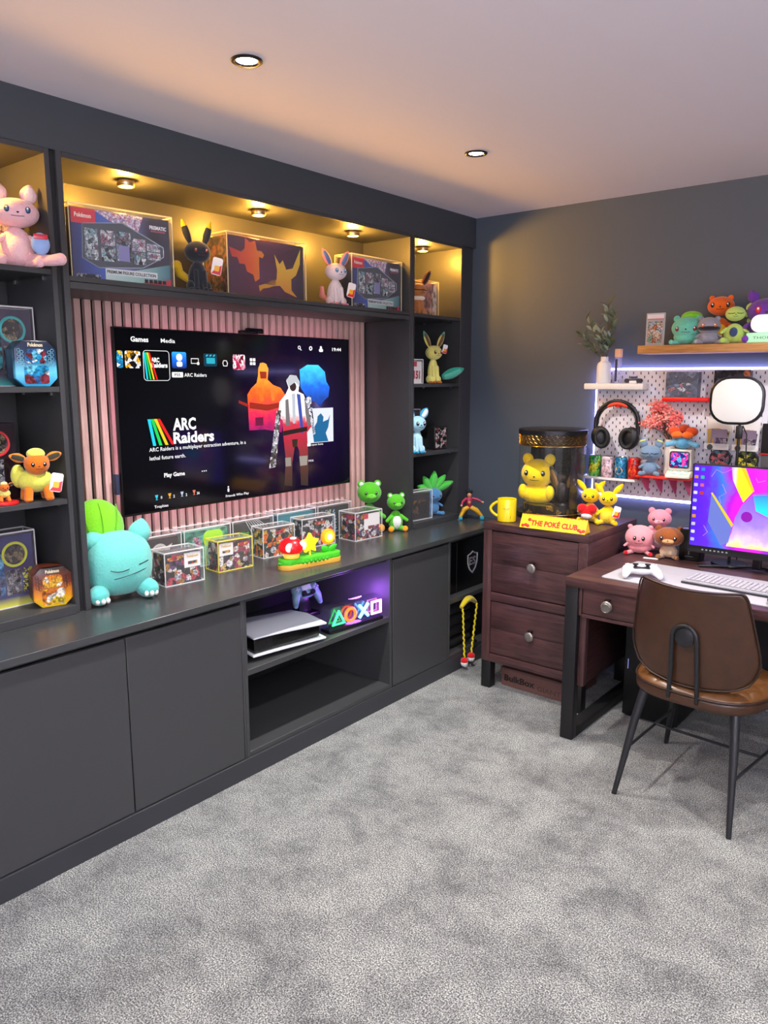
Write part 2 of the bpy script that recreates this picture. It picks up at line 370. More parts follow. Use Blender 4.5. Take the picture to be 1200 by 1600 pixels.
# ============================================================ CEILING DOWNLIGHTS
def downlight(x, y, label, power, seen=True):
    t = thing('ceiling_downlight', label, 'ceiling light', (x, y, CEIL))
    n = 32; prof = [(.047, -.001), (.047, -.004), (.044, -.006), (.036, -.006), (.034, -.003), (.032, -.001)]
    obj('trim_ring', B().lathe(prof + [(.047, -.001)], n=n), mat('#0d0d0f', .35), t)
    obj('lamp', B().lathe([(0, -.0015), (.031, -.0015), (.029, -.0008), (0, -.0008)], n=n), mat('#ffffff', .3, emit=16, ecol='#fdf6ff'), t)
    sp = light('downlight_lamp', 'SPOT', (x, y, CEIL - .02), power, (1.0, .965, .95), (0, 0, 0), spot_size=math.radians(112), spot_blend=.8, shadow_soft_size=.025)
    sp.parent = None; return t
downlight(-1.884, 1.667, 'black rimmed recessed ceiling spotlight, the larger nearer one, glaring white', 120)
downlight(-1.878, 2.91, 'black rimmed recessed ceiling spotlight, the smaller one near the corner', 125)
for x, y, pw in ((-1.884, .42, 40), (-.33, 3.15, 115), (-.33, 1.667, 55), (1.0, 2.2, 40)):
    light('downlight_lamp', 'SPOT', (x, y, CEIL - .02), pw, (1.0, .955, .93), (0, 0, 0), spot_size=math.radians(128), spot_blend=.75, shadow_soft_size=.03)
# puck lights inside the top compartments
def puck(x, y, where, power=15.0):
    t = thing('puck_light', 'round brushed metal puck light glowing amber, ' + where, 'spotlight', (x, y, 2.3865), 0, 'amber puck lights')
    obj('housing', B().lathe([(0, 0), (.032, 0), (.033, -.002), (.033, -.021), (.031, -.024), (.026, -.024), (.026, -.021), (0, -.021)], n=28), mat('#b9a482', .3, 1), t)
    obj('lens', B().lathe([(0, -.0215), (.0255, -.0215), (.0255, -.0235), (0, -.0235)], n=28), mat('#fff0c0', .4, emit=22, ecol='#ffc04a'), t)
    light('puck_lamp', 'POINT', (x, y, 2.387 - .05), power, (1.0, .47, .06), shadow_soft_size=.022)
for x, y, wh in ((-2.72, 1.785, 'first from the left above the television'), (-2.73, 2.459, 'in the middle above the dark red picture box'), (-2.74, 3.107, 'above the pink long-eared soft toy'), (-2.75, 3.72, 'in the top of the narrow corner shelf unit')): puck(x, y, wh)
puck(-2.75, 1.13, 'top of the left edge unit')

# ============================================================ TELEVISION
TVX, TVW, TVH, TVZ = -2.86, 1.425, .782, 1.072
tv = thing('television', 'large black wall television showing a game menu with ARC Raiders lettering', 'television', (TVX, 2.4925, TVZ), 90)
obj('bezel', B().box(-TVW / 2, TVW / 2, .0005, .02, 0, TVH, .003).box(-.5, .5, .02, .042, .06, .6, .006), mat('#08080a', .3), tv)
def screen_mat():
    m, nt, p = new_mat('tv_screen')
    tc = N(nt, 'ShaderNodeTexCoord'); mp = N(nt, 'ShaderNodeMapping')
    mp.inputs['Location'].default_value = (-.33, 0, -.40); mp.inputs['Scale'].default_value = (2.1, 1, 2.3)
    vm = N(nt, 'ShaderNodeVectorMath', operation='LENGTH')
    sb = N(nt, 'ShaderNodeVectorMath', operation='SUBTRACT'); sb.inputs[1].default_value = (.33, 0, .36)
    nt.links.new(tc.outputs['Object'], sb.inputs[0]); nt.links.new(sb.outputs[0], vm.inputs[0])
    r = ramp(nt, [(0, '#2b1248'), (.25, '#1a0b33'), (.5, '#07040f'), (.7, '#010102')]); nt.links.new(vm.outputs['Value'], r.inputs[0])
    p.inputs['Base Color'].default_value = (.002, .002, .003, 1); p.inputs['Roughness'].default_value = .09; p.inputs['Specular IOR Level'].default_value = .35
    nt.links.new(r.outputs[0], p.inputs['Emission Color']); p.inputs['Emission Strength'].default_value = .8
    return m
obj('screen', B().box(-TVW / 2 + .006, TVW / 2 - .006, -.0005, .0005, .01, TVH - .006), screen_mat(), tv)
def em(col, s=1.0): return mat('#000000', .3, emit=s, ecol=col)
def U(y): return y - 2.4925            # a point on the screen from its place along the wall
def V(z): return z - TVZ
SW = em('#ffffff', 1.0)
def stx(s, y, z, h, w=None, bold=.012, m=None): return text('screen_lettering', s, m or SW, tv, U(y), -.0012, V(z), h, w, bold)
stx('Games', 1.858, 1.797, .020, .085, .03); stx('Media', 2.004, 1.797, .017, .072)
stx('19:44', 3.068, 1.789, .017, .07, .02); stx('ARC Raiders', 2.117, 1.654, .0155, .121, .01)
stx('ARC', 2.045, 1.424, .050, .123, .035); stx('Raiders', 2.045, 1.366, .047, .222, .035)
stx('ARC Raiders is a multiplayer extraction adventure, in a', 1.92, 1.338, .0165, .535, .008)
stx('lethal future earth.', 1.92, 1.301, .0165, .185, .008)
stx('Play Game', 1.988, 1.222, .0175, .109, .03); stx('0', 1.965, 1.13, .012); stx('2', 2.03, 1.128, .012); stx('2', 2.096, 1.127, .012); stx('36', 2.157, 1.127, .012)
stx('Trophies', 1.931, 1.092, .012, .071); stx('Friends Who Play', 2.323, 1.094, .011, .142)
stx('PS5', 2.066, 1.657, .011, .03, .02, em('#222222', 1)); stx('75%', 2.875, 1.216, .009, .04)
def flat(name, pts, m, parent=None, y=-.001, t=.0006, **k): return obj(name, B().prism(pts, y - t, y, 'xz'), m, parent or tv, **k)
def srect(y0, y1, z0, z1, m, r=.008, name='screen_tile', yy=-.0009): return flat(name, rpoly(y1 - y0, z1 - z0, r, U((y0 + y1) / 2), V((z0 + z1) / 2)), m, y=yy)
srect(2.053, 2.111, 1.651, 1.674, SW, .004, yy=-.0004)
srect(1.79, 1.818, 1.689, 1.759, art(['#2aa8d8', '#e9c93a', '#ffffff', '#207aa8'], 60, 3, .9)); srect(1.828, 1.90, 1.689, 1.759, art(['#111111', '#e8a21c', '#fafafa', '#5a4a20', '#ffffff'], 55, 4, .9))
b = B(); b.tube([(U(x), -.001, V(z)) for x, z in [(a + 1.978, c + 1.70) for a, c in rpoly(.128, .124, .014)]], .0011, 5, True); obj('tile_outline', b, SW, tv)
srect(2.056, 2.131, 1.69, 1.76, grad([(0, '#06256e'), (.6, '#1668d8'), (1, '#2f9df0')], 'Z', (.62, .69), .9)); flat('tile_figure', disc(.016, U(2.094), V(1.737), 16), SW, y=-.0016); flat('tile_figure', rpoly(.03, .022, .008, U(2.094), V(1.708)), SW, y=-.0016)
srect(2.225, 2.30, 1.70, 1.757, em('#0b3c50', .9)); 
for k in range(3): flat('clapper_stripe', [(U(2.236) + k * .02, V(1.744)), (U(2.236) + k * .02 + .009, V(1.744)), (U(2.236) + k * .02 + .015, V(1.752)), (U(2.236) + k * .02 + .006, V(1.752))], em('#35d0e8', .9), y=-.0016)
srect(2.24, 2.288, 1.712, 1.738, em('#2fb8d0', .9), .002, 'tile_figure', -.0016)
srect(2.392, 2.466, 1.686, 1.756, art(['#f4dce4', '#c81e50', '#ffffff', '#8c1030', '#f09ab0'], 70, 6, .9))
def outline(pts, w=.0013, m=SW): obj('screen_icon', B().tube([(U(a), -.001, V(c)) for a, c in pts], w, 5, True), m, tv)
outline([(2.157, 1.733), (2.196, 1.733), (2.196, 1.712), (2.157, 1.712)], .0018); flat('screen_icon', disc(.007, U(2.194), V(1.712), 14), SW)
outline([(2.333, 1.716), (2.338, 1.727), (2.354, 1.727), (2.36, 1.716), (2.357, 1.703), (2.337, 1.703)], .0018)
for a in (2.496, 2.515):
    for c in (1.709, 1.727): srect(a, a + .015, c, c + .014, SW, .002, 'screen_icon')
outline([(2.825 + .0075 * math.cos(k * PI / 6), 1.8 + .0075 * math.sin(k * PI / 6)) for k in range(12)], .0018); obj('screen_icon', B().tube([(U(2.831), -.001, V(1.794)), (U(2.839), -.001, V(1.787))], .0022, 5), SW, tv)
outline([(2.907 + .0085 * math.cos(k * PI / 5), 1.798 + .0085 * math.sin(k * PI / 5)) for k in range(10)], .003)
flat('screen_icon', disc(.008, U(2.983), V(1.804), 14), SW); flat('screen_icon', rpoly(.03, .016, .007, U(2.983), V(1.79)), SW)
for i, (y, c) in enumerate(((1.945, '#38c8e8'), (2.012, '#e8b030'), (2.077, '#b8c8e0'), (2.143, '#d87860'))):
    e = em(c, 1.0); flat('trophy_icon', [(U(y - .008), V(1.149)), (U(y + .008), V(1.149)), (U(y + .005), V(1.138)), (U(y + .002), V(1.135)), (U(y + .002), V(1.13)), (U(y + .007), V(1.127)), (U(y - .007), V(1.127)), (U(y - .002), V(1.13)), (U(y - .002), V(1.135)), (U(y - .005), V(1.138))], e)
flat('screen_icon', disc(.004, U(2.34), V(1.142), 10), SW); flat('screen_icon', rpoly(.01, .018, .004, U(2.34), V(1.127)), SW)
def chevrons(y, z, w, h):
    # rainbow chevron emblem of the game: four slanted bars
    for i, c in enumerate(('#1fd6f0', '#1fd65a', '#f5d21c', '#f0201c')):
        x0 = U(y) + i * w * .155; s = w * (.14 + .10 * i); 
        flat('emblem_stripe', [(x0, V(z + h)), (x0 + w * .15, V(z + h)), (x0 + w * .15 + s * 1.55, V(z)), (x0 + s * 1.55, V(z))], em(c, 1), y=-.001 - i * .0003)
chevrons(1.919, 1.362, .10, .114); chevrons(1.915, 1.642, .05, .112)
stx('ARC', 1.952, 1.715, .018, .04, .05); stx('Raiders', 1.95, 1.693, .018, .082, .05)
for k in range(3): flat('screen_icon', disc(.003, U(2.193 + k * .011), V(1.23), 8), SW)
# game picture: plain soldier figures and a machine
OR = grad([(0, '#3a0a50'), (.3, '#b01840'), (.55, '#f04a08'), (1, '#ffa52a')], 'Z', (.28, .66), .95, noise=.35, nscale=28)
flat('screen_figure', [(U(a), V(c)) for a, c in [(2.48, 1.40), (2.475, 1.57), (2.50, 1.60), (2.535, 1.625), (2.545, 1.66), (2.55, 1.70), (2.575, 1.722), (2.60, 1.715), (2.612, 1.69), (2.605, 1.64), (2.64, 1.615), (2.69, 1.60), (2.725, 1.56), (2.72, 1.47), (2.69, 1.38), (2.58, 1.40)]], OR, y=-.0007)
flat('screen_figure', [(U(a), V(c)) for a, c in [(2.42, 1.545), (2.48, 1.525), (2.48, 1.51), (2.42, 1.532)]], em('#c02818', .7), y=-.0008)
WHI = grad([(0, '#2a221e'), (.2, '#4a2c28'), (.42, '#8c2030'), (.58, '#a8283a'), (.66, '#c8c0be'), (1, '#f4f2f0')], 'Z', (.03, .58), .75, noise=.12, nscale=55)
flat('screen_figure', [(U(a), V(c)) for a, c in [(2.70, 1.11), (2.715, 1.24), (2.70, 1.37), (2.70, 1.44), (2.67, 1.46), (2.68, 1.53), (2.725, 1.57), (2.745, 1.60), (2.73, 1.635), (2.755, 1.662), (2.80, 1.66), (2.82, 1.625), (2.812, 1.58), (2.85, 1.565), (2.885, 1.48), (2.905, 1.40), (2.87, 1.37), (2.875, 1.24), (2.87, 1.09), (2.82, 1.10), (2.81, 1.28), (2.785, 1.33), (2.76, 1.22), (2.755, 1.10)]], WHI, y=-.0014)
flat('screen_figure', disc(.023, U(2.775), V(1.605), 18), em('#3a2620', .8), y=-.0021)
flat('screen_figure', [(U(a), V(c)) for a, c in [(2.745, 1.605), (2.73, 1.64), (2.76, 1.664), (2.80, 1.66), (2.822, 1.63), (2.82, 1.605), (2.79, 1.628)]], em('#d8dce0', .8), y=-.0022)
flat('screen_figure', [(U(a), V(c)) for a, c in [(2.80, 1.57), (2.825, 1.565), (2.845, 1.37), (2.825, 1.37)]], em('#3a52b0', .9), y=-.0022)
flat('screen_figure', [(U(a), V(c)) for a, c in [(2.66, 1.49), (2.69, 1.49), (2.645, 1.21), (2.60, 1.205)]], art(['#888a90', '#3a3a40', '#c8c8cc', '#55504a'], 60, 2, .6), y=-.002)
def fg(pts, m, y=-.0024): flat('screen_figure', [(U(a), V(c)) for a, c in pts], m, y=y)
dk_ = em('#4a4644', .7); gr_ = em('#8a8688', .7)
fg([(2.70, 1.385), (2.87, 1.40), (2.87, 1.378), (2.70, 1.362)], em('#2c2018', .8)); fg([(2.72, 1.41), (2.75, 1.41), (2.74, 1.545), (2.72, 1.54)], gr_); fg([(2.855, 1.545), (2.882, 1.49), (2.90, 1.41), (2.875, 1.40), (2.86, 1.47)], gr_); fg([(2.76, 1.34), (2.80, 1.34), (2.795, 1.30), (2.765, 1.30)], em('#3a2c20', .8))
fg([(2.81, 1.25), (2.87, 1.25), (2.865, 1.20), (2.815, 1.20)], em('#d8ccc0', .5)); fg([(2.71, 1.25), (2.75, 1.25), (2.75, 1.205), (2.712, 1.205)], em('#d8ccc0', .45)); fg([(2.765, 1.57), (2.79, 1.57), (2.785, 1.42), (2.77, 1.42)], em('#c8ccd8', .9)); fg([(2.85, 1.54), (2.90, 1.56), (2.93, 1.36), (2.915, 1.355), (2.88, 1.49)], art(['#c8ccd4', '#2a2a38', '#8890a0', '#e8e8ec'], 70, 3, .7), -.002)
fg([(2.545, 1.685), (2.56, 1.72), (2.59, 1.72), (2.612, 1.695), (2.60, 1.68)], em('#ffb43c', .95), -.0012); fg([(2.555, 1.68), (2.60, 1.678), (2.597, 1.645), (2.56, 1.645)], em('#a83008', .9), -.0012)
fg([(2.485, 1.535), (2.60, 1.52), (2.69, 1.53), (2.69, 1.505), (2.60, 1.49), (2.485, 1.505)], em('#b02c10', .8), -.0012); fg([(2.54, 1.60), (2.565, 1.605), (2.58, 1.54), (2.555, 1.535)], em('#ff7a20', .9), -.0012); fg([(2.62, 1.60), (2.64, 1.60), (2.65, 1.54), (2.63, 1.535)], em('#ff8a30', .9), -.0012); fg([(2.52, 1.46), (2.57, 1.46), (2.57, 1.42), (2.52, 1.42)], em('#7a1040', .8), -.0012)
flat('screen_figure', [(U(a), V(c)) for a, c in [(2.83, 1.60), (2.825, 1.69), (2.88, 1.715), (2.96, 1.715), (3.01, 1.68), (3.02, 1.63), (3.045, 1.60), (3.035, 1.55), (3.0, 1.53), (2.97, 1.50), (2.93, 1.53), (2.89, 1.53)]], grad([(0, '#0a1a5c'), (.5, '#0f58c0'), (1, '#3ac0f4')], 'Z', (.42, .65), .9, noise=.5, nscale=24), y=-.0007)
srect(2.868, 3.07, 1.312, 1.492, em('#e8ecf4', .95), .002, 'screen_picture', -.0007)
flat('screen_figure', [(U(a), V(c)) for a, c in [(2.92, 1.315), (2.91, 1.38), (2.945, 1.42), (2.95, 1.45), (2.975, 1.465), (2.995, 1.445), (2.99, 1.42), (3.03, 1.43), (3.045, 1.455), (3.03, 1.39), (3.01, 1.36), (3.03, 1.315)]], em('#1d6a9c', .95), y=-.0016)
srect(2.87, 2.895, 1.297, 1.312, SW, .002, yy=-.0016); stx('open beta', 2.90, 1.299, .009, .09)
# television fittings
tag(obj('camera_bar', B().box(-.05, .05, 0, .05, 0, .018, .006).box(-.015, .09, .006, .03, .004, .03, .008), mat('#101014', .25), None, (-2.885, 2.53, 1.8545), (0, 0, PI / 2)), 'small black camera bar resting on the top edge of the television', 'camera')
tag(obj('wall_bracket_clip', B().box(-.008, .008, 0, .03, 0, .085, .004), mat('#2a3550', .4), None, (-2.862, 1.765, 1.17), (0, 0, PI / 2)), 'small dark blue holder clipped on the left edge of the television', 'holder')
tm = thing('television_mount', 'black steel arm between the slats and the television', 'bracket', (-2.9195, 2.4925, 1.3), 90)
obj('wall_plate', B().box(-.2, .2, -.006, -.0005, 0, .3), BLACK, tm); 
# mood strip fixed behind the television
ts = tag(obj('television_light_strip', B().box(-.62, .62, 0, .006, .70, .712).box(-.62, .62, 0, .006, .05, .062).box(-.63, -.62, 0, .006, .05, .712).box(.62, .63, 0, .006, .05, .712), em('#ffb4d6', 26.0), None, (-2.8385 + .0, 2.4925, TVZ), (0, 0, PI / 2)), 'thin pink glowing strip stuck round the back of the television', 'light strip')
ts.location.x = -2.893 + .0

# ============================================================ DISPLAY BOXES
def case(label, x, y, z, w, d, h, rz=90, edge=None, group='clear display cases on the worktop'):
    """clear acrylic display case, front towards -Y of its own frame, origin at front centre of the base"""
    t = thing('acrylic_case', label, 'display case', (x, y, z), rz, group); e = .002
    A = ACR
    obj('front_pane', B().box(-w / 2, w / 2, 0, e, 0, h), A, t); obj('back_pane', B().box(-w / 2, w / 2, d - e, d, 0, h), A, t)
    obj('side_pane', B().box(-w / 2, -w / 2 + e, e, d - e, 0, h), A, t); obj('side_pane', B().box(w / 2 - e, w / 2, e, d - e, 0, h), A, t)
    obj('lid', B().box(-w / 2, w / 2, 0, d, h, h + e), A, t)
    b = B(); q = .0016
    for sx in (-w / 2, w / 2):
        for yy in (0, d): b.box(sx - q, sx + q, yy - q, yy + q, 0, h)
        b.box(sx - q, sx + q, 0, d, h - q, h + q + e); b.box(sx - q, sx + q, 0, d, .0, 2 * q)
    for yy in (0, d): b.box(-w / 2, w / 2, yy - q, yy + q, h - q, h + q + e); b.box(-w / 2, w / 2, yy - q, yy + q, 0, 2 * q)
    obj('polished_edges', b, edge or ACR_EDGE, t); return t
def carton(name, label, x, y, z, w, d, h, rz, body, front, side=None, cat='box', group=None):
    """printed card box; front towards -Y"""
    t = thing(name, label, cat, (x, y, z), rz, group)
    obj('carton', B().box(-w / 2, w / 2, 0, d, 0, h, .0015, 1), body, t)
    if front: obj('front_print', B().box(-w / 2 + .001, w / 2 - .001, -.0006, -.0001, .001, h - .001), front, t)
    if side:
        obj('side_print', B().box(-w / 2 - .0006, -w / 2 - .0001, .001, d - .001, .001, h - .001), side, t)
    return t
def patch(t, name, x0, x1, z0, z1, m, y=-.0012, r=0, label=None, n=4):
    return obj(name, B().prism(rpoly(x1 - x0, z1 - z0, r, (x0 + x1) / 2, (z0 + z1) / 2, n) if r else [(x0, z0), (x1, z0), (x1, z1), (x0, z1)], y - .0005, y), m, t, label=label)
ink = lambda c: mat(c, .35, coat=.4)
CARDS = art(['#a8bcc0', '#5c6c74', '#dce8e8', '#7a8c98', '#c4d4d8', '#8a7a84', '#3a444c', '#8cc0cc'], 60, 5)
CARDS2 = art(['#dde6ea', '#a8b0c0', '#a87888', '#f0ecee', '#787c8c', '#b8c8d4', '#c8b8c8'], 80, 9)
def figure_set(label, x, y, z, w, h, d, rz, mirror=1):
    t = carton('figure_set_box', label, x, y, z, w, d, h, rz, ink('#2c3c78'), grad([(0, '#202a5e'), (.3, '#3a5cb0'), (.5, '#6c6ca8'), (.8, '#22242e'), (1, '#2a2a40')], 'X', (-w / 2, w / 2)), ink('#181a2e'))
    patch(t, 'corner_panel', -w / 2 + .002, -w / 2 + .092, h - .055, h - .002, ink('#d01c30')); text('lettering', 'Pokémon', ink('#f4e8d8'), t, -w / 2 + .014, -.0018, h - .034, .015, .062, .03)
    obj('pale_flash', B().prism([(-w / 2 + .09, h - .003), (w / 2 - .11, h - .003), (.06, h - .07), (-w / 2 + .14, h - .03)], -.0016, -.0012), art(['#e8d8e8', '#b8a8d8', '#f4f0f4', '#d898b0'], 90, 3), t)
    obj('base_flash', B().prism([(-w / 2 + .12, .003), (w / 2 - .003, .003), (w / 2 - .003, .085), (-.02, .035), (-w / 2 + .12, .03)], -.0016, -.0012), grad([(0, '#d8ece8'), (.6, '#9cc8c0'), (1, '#2a6a78')], 'X', (-.15, w / 2)), t)
    obj('red_edge', B().prism([(w * .1, .002), (w / 2 - .002, .002), (w / 2 - .002, .028)], -.0022, -.0017), ink('#c01838'), t)
    wl, wr, zb, zt = -w / 2 + .035, w / 2 - .03, .066, h - .055
    hexa = [(wl, zb + .012), (wl + .06, zb - .018), (wr - .09, zb - .004), (wr, zb + .045), (wr, zt - .05), (-.0 + .0, zt + .02), (wl + .005, zt)]
    obj('window_frame', B().tube([(a, -.003, c) for a, c in hexa], .0022, 6, True), mat('#b8c8d8', .2, .6), t)
    obj('window_recess', B().prism(hexa, -.0022, -.0016), ink('#3a4650'), t)
    cw = (wr - wl - .02) / 5
    for i in range(5):
        cx = wl + .012 + i * cw
        if i == 2:
            patch(t, 'figure_tray', cx, cx + cw * .92, zb + .014, zt - .012, CARDS, -.0026); patch(t, 'figure_tray', cx + .006, cx + cw * .8, zb + .014, zb + .07, ink('#7c7cae'), -.0034)
        else:
            z0 = zb + (.008 if i < 4 else .03); z1 = zt - (.014 if i < 3 else .03 + (i - 3) * .012)
            mid = (z0 + z1) / 2
            if i == 0: patch(t, 'card_tray', cx, cx + cw * .8, z0, z1, CARDS, -.0026)
            else:
                patch(t, 'booster_pack', cx, cx + cw * .9, z0, mid - .002, CARDS if i % 2 else CARDS2, -.0026, .003)
                patch(t, 'promo_card', cx, cx + cw * .9, mid + .002, z1, CARDS2, -.0026, .003)
    patch(t, 'caption_strip', -.075, .135, .027, .049, ink('#dfe9e6'), -.0022)
    text('lettering', 'PREMIUM FIGURE COLLECTION', ink('#16161c'), t, -.070, -.0032, .032, .011, .198, .03)
    text('lettering', 'PRISMATIC', ink('#f0f0f4'), t, w / 2 - .085, -.0032, h - .042, .013, .07, .04); text('lettering', 'EVOLUTIONS', ink('#e06878'), t, w / 2 - .08, -.0032, h - .052, .006, .06, .02)
    patch(t, 'small_print', -w / 2 + .01, -w / 2 + .1, .006, .022, art(['#14141a', '#c8d0d8', '#14141a'], 120, 1))
    b = B()
    for k in range(5): b.box(w / 2 - .115 + k * .019, w / 2 - .101 + k * .019, -.004, -.0024, .008, .022)
    obj('icon_row', b, ink('#0c0c10'), t); return t
WARM_EDGE = clear('#fff3c4', .6)
ZT = 2.0005
figure_set('wide blue and silver boxed figure set at the left above the television', -2.672, 1.727, ZT, .39, .252, .10, 84)
case('clear case round the wide boxed figure set at the left above the television', -2.666, 1.727, ZT, .408, .114, .262, 84, WARM_EDGE, 'clear cases on the top shelf')
figure_set('boxed figure set of grey cards right of the pink soft toy, top shelf', -2.665, 3.205, ZT, .385, .248, .10, 90)
case('clear case round the boxed figure set at the right end of the top shelf', -2.659, 3.205, ZT, .403, .114, .258, 90, WARM_EDGE, 'clear cases on the top shelf')
# dark red box with flame shapes
t = carton('flame_print_box', 'dark maroon box printed with orange and yellow flame shapes, centre of top shelf', -2.70, 2.478, ZT, .44, .16, .255, 88, ink('#4a2f1c'), grad([(0, '#46203a'), (.35, '#5c1f3c'), (.7, '#4c1838'), (1, '#24182c')], 'X', (-.22, .22), noise=.2), art(['#7a5a30', '#4a3420', '#8c4a28'], 20, 2))
def flame(pts, m, nm='flame_print', y=-.0012): obj(nm, B().prism(pts, y - .0005, y), m, t)
FO = grad([(0, '#e8a018'), (.5, '#e06018'), (1, '#c83828')], 'X', (.02, -.2)); FY = grad([(0, '#d88c18'), (1, '#e8c430')], 'Z', (.02, .2))
flame([(-.215, .205), (-.15, .19), (-.13, .205), (-.125, .25), (-.10, .235), (-.07, .245), (-.06, .205), (-.035, .205), (-.02, .19), (-.03, .175), (-.05, .18), (-.05, .085), (-.075, .07), (-.085, .10), (-.12, .11), (-.13, .14), (-.16, .14), (-.17, .165), (-.20, .165)], FO)
flame([(.04, .2), (.07, .16), (.09, .18), (.11, .14), (.15, .15), (.2, .24), (.195, .17), (.17, .12), (.14, .10), (.14, .05), (.175, -.0 + .02), (.10, .04), (.07, .065), (.03, .06), (0, .05), (-.03, .045), (-.05, .03), (-.055, .055), (-.01, .07), (.02, .085), (.05, .09), (.055, .13)], FY)
patch(t, 'centre_panel', -.05, .045, .065, .165, ink('#561c3e')); text('lettering', 'TCG', ink('#2a1020'), t, -.015, -.0025, .12, .012, .03, .04)
case('clear case round the dark maroon box with flame shapes', -2.694, 2.478, ZT, .458, .172, .265, 88, WARM_EDGE, 'clear cases on the top shelf')
# small boxes in the narrow shelf unit
t = carton('art_box', 'peach and rose printed box behind the brown soft toy, corner shelf unit', -2.70, 3.715, 1.9975, .15, .04, .185, 90, ink('#3a3430'), art(['#d8a888', '#b87868', '#e8d0b8', '#c08878'], 16, 8, stretch=(1, 1, .6)))
case('clear case round the peach printed box, top of the corner shelf unit', -2.694, 3.72, 1.9975, .165, .052, .195, 90, WARM_EDGE, 'clear cases in the corner shelf unit')
t = carton('art_box', 'pale grey and green printed box behind the yellow soft toy, corner shelf unit', -2.80, 3.60, 1.6165, .22, .06, .215, 90, ink('#c8d0d0'), art(['#dfe4e4', '#a8b4b8', '#7c9c98', '#ececec', '#b4c4bc'], 12, 4))
t = carton('art_box', 'small white box with red print in front of the pale green box', -2.66, 3.55, 1.6165, .095, .04, .125, 90, ink('#e8e4e4'), ink('#ecebe8')); patch(t, 'red_flap', -.04, 0, .095, .122, ink('#c02430')); text('lettering', '151', ink('#a8283c'), t, -.03, -.002, .03, .04, .06, .06)
case('clear case round the small white and red box', -2.654, 3.55, 1.6165, .105, .052, .133, 90, group='clear cases in the corner shelf unit')
t = carton('art_box', 'black box in a clear case behind the pale blue soft toy', -2.80, 3.64, 1.2275, .24, .06, .22, 90, ink('#0e1012'), ink('#101418'))
case('large clear case behind the pale blue soft toy, corner shelf unit', -2.794, 3.64, 1.2275, .255, .075, .235, 90, group='clear cases in the corner shelf unit')
t = carton('art_box', 'small black box with silver print beside the pale blue soft toy', -2.66, 3.795, 1.2275, .125, .05, .135, 90, ink('#1a1a1c'), ink('#141416')); GP = art(['#d8d0c8', '#1a1a1c', '#8a3a40', '#b8b8b0', '#2a2a2c'], 60, 2)
patch(t, 'silver_print', -.055, -.015, .008, .127, GP); patch(t, 'silver_print', -.005, .055, .008, .127, GP)
t = carton('art_box', 'black box with a faint gold picture at the foot of the corner shelf unit', -2.66, 3.576, .8305, .2, .05, .155, 84, ink('#0c0c10'), ink('#0c0c12')); patch(t, 'gold_print', -.05, .07, .03, .12, art(['#0c0c12', '#5c3c28', '#0c0c12', '#7a5a20', '#2a1828'], 22, 5), r=.03)
case('clear case round the black box with the faint gold picture', -2.65, 3.576, .8305, .216, .062, .168, 84, group='clear cases in the corner shelf unit')
# left shelf unit
def ringbox(label, z, w, h, yc, ringc, body, pal, seed, low, title=None):
    t = carton('collector_box', label, -2.755, yc, z, w, .07, h, 90, ink(body), grad([(0, low), (.14, body), (1, body)], 'Z', (0, h)), ink(body))
    cx, cz = w / 2 - .068, h - .07
    obj('ring_print', B().tube([(cx + .042 * math.cos(k * PI / 16), -.001, cz + .042 * math.sin(k * PI / 16)) for k in range(32)], .0052, 6, True), mat(ringc, .35), t)
    obj('ring_centre', B().prism(disc(.037, cx, cz), -.0016, -.001), art(['#1c1c24', '#4c4444', '#8a7a5a', '#2a2a34'], 60, seed), t)
    patch(t, 'card_window', -w / 2 + .01, w / 2 - .11, .05, h - .05, art(pal, 28, seed), -.0014, .012)
    patch(t, 'small_pattern', w / 2 - .045, w / 2 - .008, .05, h - .125, art([body, low, body], 200, seed), -.0014)
    patch(t, 'small_card', w / 2 - .105, w / 2 - .05, .045, h - .125, art(['#5a5a64', '#8a8a90', '#303038'], 60, seed + 1), -.0016, .004)
    if title: text('lettering', title, ink('#c8d0c0'), t, w / 2 - .16, -.002, .028, .014, .07, .04)
    return t
ringbox('dark purple box with a teal ring behind the octagonal blue tin', 1.6195, .36, .265, 1.212, '#2aa8a8', '#2a1f3c', ['#1c98a8', '#0c3c50', '#7adce0', '#181c28', '#2a6070'], 3, '#2ab0b0')
ringbox('black and red box with a red ring, behind the small fox-coloured soft toys', 1.2225, .32, .27, 1.145, '#c03038', '#201820', ['#5a5a60', '#2a2a30', '#8a3030', '#3c3c44'], 6, '#281014')
ringbox('navy box with a yellow ring and yellow base stripe, lowest shelf at left', .8305, .36, .262, 1.155, '#c8d028', '#1c2058', ['#2a6aa0', '#103060', '#6ab0d8', '#1a1a38', '#5a5080'], 9, '#d8d820')
case('clear case round the navy box with a yellow ring, lowest shelf at left', -2.747, 1.155, .8305, .372, .084, .272, 90, group='clear cases in the left shelf unit')
case('clear case round the dark purple box with a teal ring', -2.747, 1.212, 1.6195, .372, .084, .272, 90, group='clear cases in the left shelf unit')
